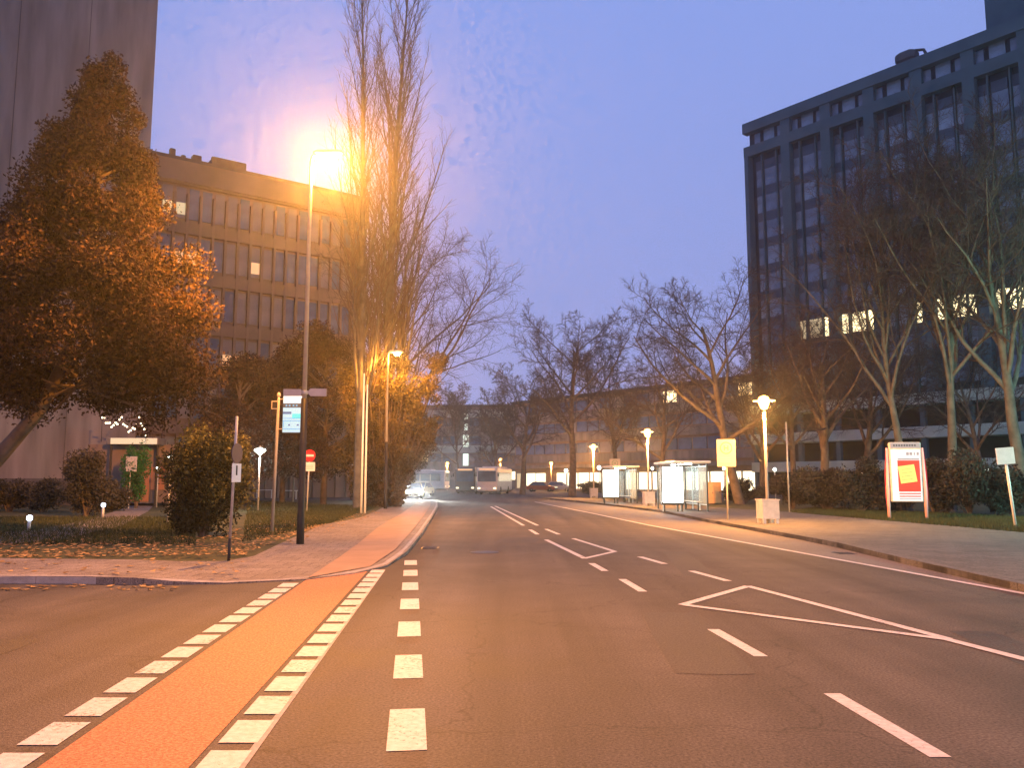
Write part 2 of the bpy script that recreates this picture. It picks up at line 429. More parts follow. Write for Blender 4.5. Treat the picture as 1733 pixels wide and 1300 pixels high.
# asphalt carriageway and side street as one sheet
rd = [(-70, 13.6), (-70, 4.0), (-9, 3.0), (-5.2, 1.0), (-4.2, -3), (-4.0, -14), (8.1, -14), (8.0, 2)]
road_poly = [(-75, -16, 0), (30, -16, 0), (30, 60, 0), (60, 78, 0), (60, 98, 0), (6, 120, 0), (2, 190, 0), (-16, 190, 0), (-14, 122, 0), (-75, 112, 0), (-75, 70, 0), (-30, 70, 0), (-9, 62, 0), (-9, 40, 0), (-9, 17, 0), (-75, 17, 0)]
road = MB().add(road_poly, [tuple(range(len(road_poly)))]).build('road', M['road'])
tag(road, 'dark asphalt main road with side street mouth', kind='structure')

# left pavement: outer kerb curve and inner edge, both with their height
def interp(pts, n):
    d = [0]
    for a, b in zip(pts, pts[1:]): d.append(d[-1] + (b - a).length)
    out = []
    for i in range(n):
        s = d[-1] * i / (n - 1); k = 0
        while k < len(d) - 2 and d[k + 1] < s: k += 1
        t = (s - d[k]) / max(1e-6, d[k + 1] - d[k])
        out.append(pts[k].lerp(pts[k + 1], t))
    return out
lo_px = [(0, 988, .12), (150, 989, .12), (230, 990, .11), (300, 990, .05), (380, 989, .02), (520, 982, .015), (600, 972, .015), (655, 960, .03), (690, 938, .08), (715, 906, .10), (733, 876, .10), (741, 860, .10), (741, 852, .10), (730, 848, .10)]
li_px = [(0, 955, .12), (150, 957, .12), (230, 957, .11), (300, 957, .08), (380, 955, .06), (430, 946, .06), (480, 922, .07), (545, 893, .10), (580, 887, .10), (612, 879, .10), (636, 869, .10), (650, 861, .10), (658, 856, .10), (664, 851, .10)]
lo = [Vector((-75, 13.9, .12)), Vector((-30, 13.7, .12))] + [(lambda v: Vector((v.x, v.y, h)))(G(x, y)) for x, y, h in lo_px]
li = [Vector((-75, 17.2, .12)), Vector((-30, 17.0, .12))] + [(lambda v: Vector((v.x, v.y, h)))(G(x, y)) for x, y, h in li_px]
mb = MB(); n = len(lo)
vs = lo + li
mb.add(vs + [Vector((v.x, v.y, -.05)) for v in lo], [(i, i + 1, n + i + 1, n + i) for i in range(n - 1)] + [(2 * n + i, 2 * n + i + 1, i + 1, i) for i in range(n - 1)])
pave_l = mb.build('pavement', M['pave'])
tag(pave_l, 'orange lit pavement on the left', kind='structure')

def kerb_stones(line, parent, inward, width=.13, proud=.006, step=1.0, limit=70, m='kerb'):
    out = interp(line, max(2, int(sum((b - a).length for a, b in zip(line, line[1:])) / step)))
    for a, b in zip(out, out[1:]):
        if (a + b).length / 2 > limit or b.y < 2 and a.y < 2: continue
        d = (b - a); d.z = 0; L = d.length
        if L < .05: continue
        d /= L; nrm = Vector((-d.y, d.x, 0)) * inward
        a2 = a + d * .006; b2 = b - d * .006
        vs = [a2, b2, b2 + nrm * width, a2 + nrm * width]
        lo_ = [Vector((v.x, v.y, -.08)) for v in vs]; hi_ = [Vector((v.x, v.y, v.z + proud)) for v in vs]
        for k in (0, 1): hi_[k] -= Vector((0, 0, .012))
        m_ = MB().add(lo_ + hi_, [(0, 1, 5, 4), (1, 2, 6, 5), (2, 3, 7, 6), (3, 0, 4, 7), (4, 5, 6, 7)])
        m_.build('kerb_stone', M[m], parent)
lo_shift = [Vector((v.x, v.y, v.z)) for v in lo[1:]]
lo_shift[0] = Vector((-16, 13.62, .12))
kerb_stones([v - Vector((0, 0, 0)) for v in lo_shift], pave_l, 1, width=.14)

# cycle path carried on along the pavement
st = [((627, 961), (521, 981), .03), ((668, 938), (592, 938), .088), ((697, 905), (640, 898), .112), ((718, 876), (682, 872), .112), ((728, 860), (700, 857), .112), ((729, 851), (708, 850), .112)]
bk = MB(); A = [G(*q[0]) + Vector((0, 0, q[2])) for q in st]; B = [G(*q[1]) + Vector((0, 0, q[2])) for q in st]
A = interp(A, 16); B = interp(B, 16)
bk.add(A + B, [(i, i + 1, 16 + i + 1, 16 + i) for i in range(15)])
bp = bk.build('cycle_path', mat('cycle_path_paving', (.30, .20, .14), .8, .12, 1.5, .3, 40), pave_l)

# red cycle lane over the side street mouth
e0, e1 = G(65, 1300), G(520, 981); f0, f1 = G(320, 1300), G(627, 962)
def ext(a, b, y): t = (y - a.y) / (b.y - a.y); return a.lerp(b, t)
la, lb, ra, rb = ext(e0, e1, -8), ext(e0, e1, e1.y), ext(f0, f1, -8), f1
lane = MB().add([(v.x, v.y, .004) for v in (la, ra, rb, lb)], [(0, 1, 2, 3)]).build('cycle_lane', M['bike'])
tag(lane, 'red cycle lane crossing the side street mouth', kind='structure')

# painted markings, children of the road
def strip(p, q, w, z=.004, name='painted_line', m='paint', parent=None, skew=False):
    p = Vector((p[0], p[1], 0)); q = Vector((q[0], q[1], 0)); d = (q - p).normalized()
    nn = Vector((1, 0, 0)) * (w / 2 / max(.25, abs(d.y))) if skew else Vector((d.y, -d.x, 0)) * w / 2
    t = .003
    vs = [p - nn, p + nn, q + nn, q - nn]
    mm_ = MB().add([(v.x, v.y, z) for v in vs], [(0, 1, 2, 3)])
    return mm_.build(name, M[m], parent or road)
def pxline(x0, y0, x1, y1, w=.13, z=.004, name='painted_line'):
    return strip(G(x0, y0), G(x1, y1), w, z, name)
# broad dashes beside the cycle lane
d0, d1 = G(688, 1273), G(695, 954)
dd = (d1 - d0).normalized(); s = -1.92 * 2
while s < (d1 - d0).length + .3:
    a = d0 + dd * s; strip(a, a + dd * .96, .255, .004, 'lane_dash'); s += 1.925
# block dashes along both edges of the cycle lane
def row(pa, pb, y_start, count, wid):
    a, b = G(*pa), G(*pb); d = (b - a).normalized()
    s0 = (y_start - a.y) / d.y
    for k in range(count):
        c = a + d * (s0 + k * .66)
        if (c + d * .5).y > b.y + .4: break
        strip(c, c + d * .505, wid, .006, 'cycle_dash', skew=True)
row((418, 1240), (641, 965), G(400, 1258).y - .66 * 8, 40, .255)
row((95, 1242), (497, 985), G(95, 1262).y - .66 * 8, 40, .26)
# thin paved edge strip right of the dashes
h0, h1 = G(408, 1300), G(648, 968)
strip(ext(h0, h1, -6), h1, .05, .004, 'edge_strip', 'gutter')
# centre line dashes
for a in [(1408, 1175, 1592, 1283), (1207, 1066, 1288, 1112), (1053, 981, 1088, 1002), (1001, 954, 1024, 967), (897, 897, 910, 905),
          (1083, 943, 1125, 955), (1170, 967, 1232, 984), (924, 896, 946, 905)]:
    strip(G(a[0], a[1]), G(a[2], a[3]), .135, .004, 'centre_dash', skew=True)
c_ = G(1700, 1345)
strip(G(1700, 1345), G(1900, 1462), .135, .004, 'centre_dash', skew=True)
ZL = 0.0
for a in [(924, 914, 990, 946), (988, 946, 1041, 934), (970, 912, 1040, 934),
          (831, 858, 886, 890), (838, 857, 910, 890),
          (1154, 1025, 1266, 993), (1265, 993, 1605, 1083), (1158, 1025, 1605, 1084), (1600, 1083, 1860, 1150)]:
    ZL += .0006; pxline(*a, w=.13, z=.004 + ZL, name='island_line')
el = [G(905, 850), G(1000, 869), G(1100, 890), G(1270, 921), G(1500, 963), G(1733, 1006)]
el += [el[-1] + (el[-1] - el[-2]).normalized() * 12]
ml = MB()
for a, b in zip(el, el[1:]):
    d = (b - a).normalized(); nn = Vector((d.y, -d.x, 0)) * .07
    ml.add([(v.x, v.y, .010) for v in (a - nn, a + nn, b + nn + d * .02, b - nn + d * .02)], [(0, 1, 2, 3)])
ml.build('edge_line', M['paint'], road)
# lighter bus bay between edge line and kerb
bay = interp(el[:6], 12); kb = interp(rkerb[:9], 12)
mbay = MB().add([(v.x, v.y, .004) for v in bay] + [(v.x, v.y, .004) for v in kb], [(i, i + 1, 13 + i, 12 + i) for i in range(11)])
mbay.build('bus_bay', M['bay'], road)
# asphalt repair patches and manhole
for k, (px, py, r_) in enumerate([(820, 935, .34)]):
    c = G(px, py); MB().lathe([(r_, .001), (r_, .005), (r_ - .05, .007), (.01, .007)], (c.x, c.y, 0), 20).build('manhole_cover', M['frame_dark'], road)

M['patch'] = asphalt('repair_asphalt', (.030, .027, .025), (.060, .054, .050), .7)
for (x, y, w, l_, a_) in [(1.9, 9.2, .7, 3.4, -4), (-5.8, 8.6, 1.6, .9, 3), (3.6, 17.5, .55, 5.0, -6), (.2, 24, 1.1, 2.2, -5), (5.0, 8.3, .5, 2.6, -8)]:
    c_, s_ = math.cos(R(a_)), math.sin(R(a_)); rr_ = random.Random(int(x * 10))
    pts_ = [(-w / 2, -l_ / 2), (0, -l_ / 2 - .03), (w / 2, -l_ / 2 + .02), (w / 2 + .03, 0), (w / 2 - .02, l_ / 2), (0, l_ / 2 + .02), (-w / 2, l_ / 2 - .03), (-w / 2 - .02, .1)]
    MB().add([(x + px_ * c_ - py_ * s_, y + px_ * s_ + py_ * c_, .0025) for px_, py_ in pts_], [tuple(range(8))]).build('repair_patch', M['patch'], road)
for (px, py) in [(1452, 937), (705, 928)]:
    c = G(px, py); sx_ = -.34 if px > 900 else .34
    MB().box((c.x + sx_, c.y, .004), (.42, .5, .012)).build('drain_frame', M['frame_dark'], road)
    for k in range(5): MB().box((c.x + sx_, c.y - .18 + k * .09, .013), (.34, .035, .012)).build('drain_bar', M['kerb_dark'], road)
# right pavement
rz_ = .12
rk = [Vector((v.x, v.y, rz_)) for v in rkerb]
inner = [G(905, 843), G(990, 846), G(1060, 851), G(1130, 856), G(1230, 864), G(1380, 874), G(1500, 885), G(1620, 897), G(1800, 915), Vector((18.5, 8, 0)), Vector((18.5, -14, 0))]
n = len(rk)
mr_ = MB().add(rk + [Vector((v.x, v.y, rz_)) for v in inner] + [Vector((v.x, v.y, -.05)) for v in rk],
    [(i, i + 1, n + i + 1, n + i) for i in range(n - 1)] + [(2 * n + i, 2 * n + i + 1, i + 1, i) for i in range(n - 1)])
pave_r = mr_.build('pavement', M['pave_grey'])
tag(pave_r, 'wide pavement beside the bus bay on the right', kind='structure')
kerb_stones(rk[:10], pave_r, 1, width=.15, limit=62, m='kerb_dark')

# lawns
def sheet(name, pts, z, m, label):
    o = MB().add([(p[0], p[1], z) for p in pts], [tuple(range(len(pts)))]).build(name, M[m]); return tag(o, label, kind='structure')
lawn_pts = [(v.x, v.y) for v in li] + [(-12, 70), (-75, 70)]
lw = MB(); lv = [Vector((v.x, v.y, v.z - .015)) for v in li]
far = [Vector((v.x * 1.0 - (v.y * .0), 68 if v.x > -14 else 68, .11)) for v in li]
far = [Vector((-75 + (75 - 9.8) * i / (len(li) - 1), 66, .11)) for i in range(len(li))]
mid = [a.lerp(b, .3) for a, b in zip(lv, far)]
n = len(li)
lw.add(lv + mid + far, [(i, i + 1, n + i + 1, n + i) for i in range(n - 1)] + [(n + i, n + i + 1, 2 * n + i + 1, 2 * n + i) for i in range(n - 1)])
lawn = lw.build('lawn', M['lawn']); tag(lawn, 'leaf strewn lawn left of the pavement', kind='structure')
far_r = [Vector((v.x + 8, 70 + i * 0, .10)) for i, v in enumerate(inner[:4])] + [Vector((v.x + 45 + i * 4, v.y + 36, .10)) for i, v in enumerate(inner[4:])]
n = len(inner)
lr = MB().add([Vector((v.x, v.y, .105)) for v in inner] + far_r, [(i, i + 1, n + i + 1, n + i) for i in range(n - 1)])
lawn_r = lr.build('lawn', M['lawn']); tag(lawn_r, 'grass verge and park ground on the right', kind='structure')
# footpath winding to the entrance on the left
fl = [G(x, y, .12) for x, y in [(-60, 905), (60, 897), (150, 880), (205, 862), (228, 848), (236, 836)]]
fr = [G(x, y, .12) for x, y in [(-30, 925), (110, 912), (205, 890), (250, 866), (268, 848), (272, 836)]]
fp = MB().add([(v.x, v.y, .118) for v in fl] + [(v.x, v.y, .118) for v in fr], [(i, i + 1, 7 + i, 6 + i) for i in range(5)]).build('footpath', M['pave'])
tag(fp, 'pale footpath winding over the dark lawn', kind='structure')

# grass blades and fallen leaves (uncountable)
rng = np.random.default_rng(7)
def blades(name, quads, n, zf, m, label, hmin=.05, hmax=.14):
    V = []; F = []
    cnt = 0
    for q, share in quads:
        k = int(n * share); q = [np.array(p) for p in q]
        u = rng.random((k, 1)); v = rng.random((k, 1))
        pos = (q[0] * (1 - u) + q[1] * u) * (1 - v) + (q[3] * (1 - u) + q[2] * u) * v
        a = rng.random(k) * 6.283; h = hmin + rng.random(k) * (hmax - hmin); w = .008 + rng.random(k) * .012
        lean = rng.normal(0, .05, (k, 2))
        b0 = np.column_stack([pos[:, 0] - np.cos(a) * w, pos[:, 1] - np.sin(a) * w, np.full(k, zf)])
        b1 = np.column_stack([pos[:, 0] + np.cos(a) * w, pos[:, 1] + np.sin(a) * w, np.full(k, zf)])
        tp = np.column_stack([pos[:, 0] + lean[:, 0], pos[:, 1] + lean[:, 1], zf + h])
        V.append(np.stack([b0, b1, tp], 1).reshape(-1, 3))
    V = np.concatenate(V); F = np.arange(len(V)).reshape(-1, 3)
    o = put(name, np_mesh(name, V, F), M[m]); return tag(o, label, kind='stuff')
g2 = lambda *p: tuple(G(*p))[:2]
blades('grass', [([g2(410, 925), g2(560, 890), g2(640, 862), g2(420, 850)], .5), ([g2(-100, 930), g2(330, 930), g2(330, 880), g2(-100, 880)], .5)], 40000, .10, 'grass', 'short grass on the left lawn')
blades('grass', [([g2(1340, 872), g2(1800, 915), g2(1800, 885), g2(1380, 864)], 1.0)], 32000, .10, 'grass', 'short grass of the verge under the poster stand', .06, .18)
def leaves_ground(name, regions, n, label):
    V = []
    for q, share, z in regions:
        k = int(n * share); q = [np.array(p) for p in q]
        u = rng.random((k, 1)); v = rng.random((k, 1)) ** 1.2
        pos = (q[0] * (1 - u) + q[1] * u) * (1 - v) + (q[3] * (1 - u) + q[2] * u) * v
        a = rng.random(k) * 6.283; s = .035 + rng.random(k) * .05
        for dx, dy, dz in ((-1, 0, .25), (0, -.7, 0), (1, 0, .4), (0, .7, .15)):
            x = pos[:, 0] + (dx * np.cos(a) - dy * np.sin(a)) * s; y = pos[:, 1] + (dx * np.sin(a) + dy * np.cos(a)) * s
            V.append(np.column_stack([x, y, np.full(k, z) + .008 + dz * s * (0.3 + rng.random(k))]))
        blk = np.stack(V[-4:], 1).reshape(-1, 3); del V[-4:]; V.append(blk)
    V = np.concatenate(V); F = np.arange(len(V)).reshape(-1, 4)
    o = put(name, np_mesh(name, V, F), M['leaf_dead']); return tag(o, label, kind='stuff')
leaves_ground('fallen_leaves', [([g2(-80, 956), g2(420, 950), g2(400, 915), g2(-80, 918)], .46, .115), ([g2(400, 950), g2(545, 895), g2(560, 870), g2(380, 905)], .36, .10),
    ([g2(-80, 986), g2(400, 985), g2(430, 955), g2(-80, 957)], .03, .12), ([g2(480, 935), g2(650, 870), g2(620, 868), g2(470, 915)], .08, .105), ([g2(0, 1000), g2(300, 1000), g2(300, 991), g2(0, 991)], .02, .0)], 2600, 'fallen autumn leaves scattered on the left verge')

# ================================================================== BUILDINGS
# ---- blank concrete tower on the left
t = thing('concrete_tower', 'tall blank grey concrete tower behind the big brown tree', 'building', (-25.0, 55, 0), R(26.5))
MB().box((-20, 9, 23), (40, 18, 46)).build('wall', M['concrete'], t)
for k in range(6): MB().box((-2.05 - 4.1 * k - 2.05, -.012, 23), (.04, .03, 46)).build('wall_joint', M['roofing'], t)
MB().box((-20, 9, 46.3), (40.4, 18.4, .6)).build('roof', M['roofing'], t)
MB().box((-20, -.15, .9), (40, .3, 1.8)).build('plinth', M['roofing'], t)

def facade_building(name, label, origin, ang, length, depth, height):
    """local x runs along the facade, local -y faces the viewer side"""
    return thing(name, label, 'building', origin, ang)
# ---- slab block left
ang_s = R(36)
so = P(228, 813, 72); so.z = 0
LB = thing('office_slab', 'brownish office slab with bands of tall windows behind the street lamp', 'building', so, ang_s)
HL, LL = 31.0, 21.5
MB().box((LL / 2 - 4, 6.3, HL / 2), (LL + 8, 12, HL)).build('wall', M['slabwall'], LB)
MB().box((LL / 2 - 4, 6.3, HL + .15), (LL + 8.4, 12.5, .5)).build('roof', M['roofing'], LB)
def rooftop(parent, spec, z):
    for (x, y, sx, sy, sz) in spec: MB().box((x, y, z + sz / 2), (sx, sy, sz), bev=.05).build('roof_unit', M['roofing'], parent)
rooftop(LB, [(2.2, 2, .5, .5, 1.3), (3.2, 2, .4, .4, .9), (4.4, 2, .8, .8, 1.1), (7.6, 3, 3.2, 2, 1.5), (6.0, 2, .4, .4, 1.4), (11, 2, .6, .6, .6)], HL + .4)
MB().box((LL / 2 - 4, .08, HL - 1.0), (LL + 8.1, .5, 2.0)).build('parapet', M['slabwall'], LB)
wm = MB().box((0, 0, 0), (.86, .12, 2.9)).mesh('window')
random.seed(3)
wmats = {}
def share(me_src, key, m):
    k = (me_src.name, key)
    if k not in wmats:
        c = me_src.copy(); c.materials.clear(); c.materials.append(m); wmats[k] = c
    return wmats[k]
litL = {(4, 2): 'lit_orange', (4, 3): 'lit_orange', (4, 8): 'lit_orange', (5, 0): 'glass_pale', (5, 2): 'lit_dim', (5, 1): 'lit_dim', (2, 7): 'lit_orange', (2, 8): 'lit_orange', (2, 6): 'lit_orange', (3, 10): 'glass_pale'}
for fl_ in range(6):
    zc = HL - 3.9 - fl_ * 4.6
    MB().box((LL / 2 - 4, .14, zc + 2.25), (LL + 8.05, .30, 1.1)).build('spandrel_band', M['slabwall'], LB)
    for k in range(18):
        f6 = 5 - fl_
        key = litL.get((f6, k), 'glass_pale' if random.random() < .55 else 'glass_dark')
        if key.startswith('lit'):
            w_ = put('window', share(wm, 'glass_pale', M['glass_pale']), None, LB); w_.location = (.4 + k * 1.18, .27, zc)
            MB().box((.4 + k * 1.18, .19, zc - .55), (.8, .03, 1.1)).build('lit_pane', M[key], w_).location = (-(.4 + k * 1.18), -.27, -zc)
        else:
            w_ = put('window', share(wm, key, M[key]), None, LB); w_.location = (.4 + k * 1.18, .27, zc)
fin = MB().box((0, 0, 0), (.24, .34, HL - 3)).mesh('pier')
for k in range(19):
    o = put('pier', fin, M['slabwall'], LB); o.location = (-.19 + k * 1.18, .12, (HL - 3) / 2)

# ---- dark high-rise on the right
ang_t = math.atan2(-.773, .634)
to = P(1263, 210, 100); HT = to.z
TB = thing('office_tower', 'dark high office tower with grouped window strips at the right', 'building', (to.x, to.y, 0), ang_t)
LT = 46.0
# local +x towards the viewer's right, local -y is the facade side
MB().box((LT / 2, 10.6, HT / 2), (LT, 20, HT)).build('wall', M['towerdark'], TB)
MB().box((LT / 2 - .1, .15, HT - .65), (LT + .6, 1.0, 1.3)).build('parapet', M['towerwall'], TB)
MB().box((LT / 2, 10.6, HT + .05), (LT + .5, 20.5, .3)).build('roof', M['roofing'], TB)
MB().box((LT / 2 - .1, .17, HT - 3.75), (LT + .5, .9, 1.3)).build('cornice_band', M['towerwall'], TB)
PIT = 5.2; NB = 8
MB().box((.12, .12, (HT - 4.4) / 2), (.5, 1.3, HT - 4.4)).build('corner_pier', M['towerwall'], TB)
zf0 = [12.5 + 3.3 * i for i in range(9)]
wide = MB().box((0, 0, 0), (1.5, .1, 2.15)).mesh('w_wide'); narrow = MB().box((0, 0, 0), (.82, .1, 2.15)).mesh('w_narrow')
topw = MB().box((0, 0, 0), (1.5, .1, 1.75)).mesh('w_top'); topn = MB().box((0, 0, 0), (.8, .1, 1.35)).mesh('w_topn')
pierm = MB().box((0, 0, 0), (1.15, .9, HT - 4.4 - 10.6)).mesh('pier_m')
pier_s = MB().box((0, 0, 0), (.16, .5, HT - 4.4 - 10.6)).mesh('pier_s')
pier_t = MB().box((0, 0, 0), (1.25, .8, 1.8)).mesh('pier_t')
sp_w = MB().box((0, 0, 0), (1.5, .12, 1.13)).mesh('sp_w'); sp_n = MB().box((0, 0, 0), (.82, .12, 1.13)).mesh('sp_n')
lit = {(2, 2, 0): 'lit_warm', (2, 2, 1): 'lit_warm', (2, 2, -1): 'lit_warm', (2, 4, -1): 'lit_warm', (2, 4, 0): 'lit_warm', (2, 4, 1): 'lit_warm',
       (2, 3, 1): 'lit_warm', (2, 5, 0): 'lit_warm', (2, 5, -1): 'lit_warm', (2, 1, 0): 'lit_dim', (2, 1, 1): 'lit_warm', (2, 1, -1): 'lit_dim', (2, 6, 0): 'lit_warm', (2, 6, 1): 'lit_warm'}
zm = 10.6 + (HT - 4.4 - 10.6) / 2
for b in range(NB):
    xc = 2.87 + PIT * b
    o = put('pier', pierm, M['towerwall'], TB); o.location = (xc + PIT / 2, .10, zm)
    for sx in (-1, 1):
        o = put('mullion', pier_s, M['towerwall'], TB); o.location = (xc + sx * 1.02, .42, zm)
    o = put('pier', pier_t, M['towerwall'], TB); o.location = (xc + PIT / 2, .2, HT - 2.2)
    o = put('window', share(topw, 'a', M['glass_blue']), None, TB); o.location = (xc, .52, HT - 2.2)
    for sx in (-1, 1):
        o = put('window', share(topn, 'a', M['glass_dark']), None, TB); o.location = (xc + sx * 1.62, .45, HT - 2.2)
    for i, z in enumerate(zf0):
        for sx in (-1, 0, 1):
            me_ = wide if sx == 0 else narrow
            key = lit.get((i, b, sx))
            if key is None: key = 'glass_dark' if random.random() < .6 else 'glass_blue'
            o = put('window', share(me_, key, M[key]), None, TB); o.location = (xc + sx * 1.55, .5, z)
            o = put('spandrel', sp_w if sx == 0 else sp_n, M['spandrel'], TB); o.location = (xc + sx * 1.55, .46, z + 1.645)
# lower storeys with pale balcony bands
for z in (3.2, 6.5, 9.9):
    MB().box((LT / 2, -.5, z), (LT - .4, 2.2, 1.15), bev=.04).build('balcony_band', M['band'], TB)
for k in range(10):
    MB().box((2.0 + k * 4.6, -1.2, 5.0), (.5, .5, 10)).build('column', M['towerwall'], TB)
o = MB().box((36.5, 9, HT + 3.0), (18, 14, 6.0)).build('roof_penthouse', M['towerwall'], TB)
# rooftop cleaning cradle
cx0 = 19.4
cr_ = MB().box((cx0, 2.0, HT + 1.5), (2.2, 1.6, 1.3), bev=.3).build('roof_machine', M['roofing'], TB)
MB().tube([(cx0 + .9, 2, HT + 2.0), (cx0 + 1.9, 1.8, HT + 1.6), (cx0 + 2.5, 1.6, HT + .2)], .16, 6).build('crane_arm', M['roofing'], TB)
MB().box((cx0 - .8, 2, HT + .5), (.4, 1.2, .9)).build('machine_foot', M['roofing'], TB)
MB().box((cx0 + .6, 2, HT + .5), (.4, 1.2, .9)).build('machine_foot', M['roofing'], TB)

# ---- far block across the end of the road
fb = P(640, 813, 168); fb.z = 0
FB = thing('far_office_block', 'low grey block with horizontal window bands at the end of the road', 'building', fb, R(-2))
LF, HF = 66, 16.5
MB().box((LF / 2 - 14, 8, HF / 2), (LF + 28, 14, HF)).build('wall', M['concrete'], FB)
MB().box((LF / 2 - 14, 8, HF + .2), (LF + 29, 15, .5)).build('roof', M['roofing'], FB)
wf = MB().box((0, 0, 0), (2.3, .2, 1.6)).mesh('wf')
for i, z in enumerate((2.6, 6.2, 9.8, 13.4)):
    MB().box((LF / 2 - 14, .8, z + 1.75), (LF + 28, .5, 1.5)).build('spandrel_band', M['band'] if i % 2 else M['concrete'], FB)
    for k in range(24):
        if k == 6: continue
        key = 'glass_dark' if random.random() < .7 else 'glass_pale'
        if i == 0 and random.random() < .45: key = 'shop'
        elif random.random() < .03: key = 'lit_dim'
        o = put('window', share(wf, key, M[key]), None, FB); o.location = (.6 + k * 2.7, .95, z)
for i, z in enumerate((5.8, 9.6, 12.4, 14.6)):
    MB().box((17.6, .5, z), (1.1 if i < 2 else .7, .2, 2.4 if i < 2 else 1.3)).build('stair_window', M['stair'], FB)

# ---- shop block behind the bus stops
sb = P(872, 813, 146); sb.z = 0
e_ = P(1330, 813, 104); e_.z = 0
dv = e_ - sb; SL = dv.length
SB = thing('shop_block', 'shop block with brightly lit ground floor behind the bus shelters', 'building', sb, math.atan2(dv.y, dv.x))
MB().box((SL / 2, 7, 7.5), (SL, 14, 15)).build('wall', M['slabwall'], SB)
MB().box((SL / 2, 7, 15.2), (SL + 1, 15, .5)).build('roof', M['roofing'], SB)
for i, z in enumerate((5.2, 8.6, 12.0)):
    MB().box((SL / 2, -.15, z), (SL, .5, 1.2)).build('spandrel_band', M['concrete'], SB)
    for k in range(20):
        key = 'glass_dark' if random.random() < .75 else 'glass_pale'
        if (i, k) in ((2, 13), (2, 18)): key = 'lit_warm'
        o = put('window', share(wf, key, M[key]), None, SB); o.location = (1.6 + k * (SL - 3) / 19.5, -.1, z + 1.6)
MB().box((SL / 2, -1.0, 3.9), (SL, 2.2, .5)).build('shop_canopy', M['concrete'], SB)
shw = MB().box((0, 0, 0), (2.2, .15, 2.5)).mesh('shw')
for k in range(20):
    if k in (3, 9): continue
    key = 'shop' if random.random() < .8 else 'lit_dim'
    o = put('shop_window', share(shw, key, M[key]), None, SB); o.location = (1.8 + k * (SL - 3) / 19.5, -.1, 1.6)

# ---- entrance pavilion on the left, with lit canopy
ep = P(232, 813, 51); ep.z = .1
EP = thing('entrance_pavilion', 'low entrance with lit pale canopy beside the concrete tower', 'building', ep, R(6))
MB().box((0, 3.2, 2.0), (6.5, 5, 3.6)).build('wall', M['slabwall'], EP)
MB().box((-.2, .2, 3.95), (3.0, 1.6, .42), bev=.03).build('canopy', M['concrete'], EP)
MB().box((-.1, -.63, 3.95), (2.7, .04, .36)).build('canopy_fascia', M['canopy_lit'], EP)
for x in (-1.5, 1.2): MB().tube([(x, -.3, 0), (x, -.3, 3.74)], .07, 8).build('column', M['pole_dark'], EP)
MB().box((-.2, .66, 1.6), (1.4, .06, 2.6)).build('door', M['warm_in'], EP)
MB().box((1.0, .66, 1.7), (.8, .06, 1.4)).build('window', M['warm_in'], EP)
# string of fairy lights above the canopy
FL_ = thing('fairy_lights', 'string of small warm fairy lights above the entrance canopy', 'lights', ep + Vector((-.6, -.9, 4.0)))
pts = []
for k in range(24):
    u = k / 23; x = -1.3 + 2.7 * u
    pts.append((x, 0, 1.35 - .75 * abs(math.sin(u * 7.5)) * (0.4 + u) + .12 * math.sin(k * 2.1)))
MB().tube(pts, .008, 4).build('cable', M['pole_dark'], FL_)
bulb = MB().lathe([(.01, -.05), (.05, -.02), (.05, .03), (.01, .06)], (0, 0, 0), 6).mesh('bulb', True)
for p in pts:
    o = put('bulb', bulb, M['fairy'], FL_); o.location = p
# cable ends tied to two thin masts of the canopy
for p in (pts[0], pts[-1]): MB().tube([(p[0], .05, -.1), (p[0], .0, p[2] + .05)], .02, 6).build('mast', M['pole_dark'], FL_)

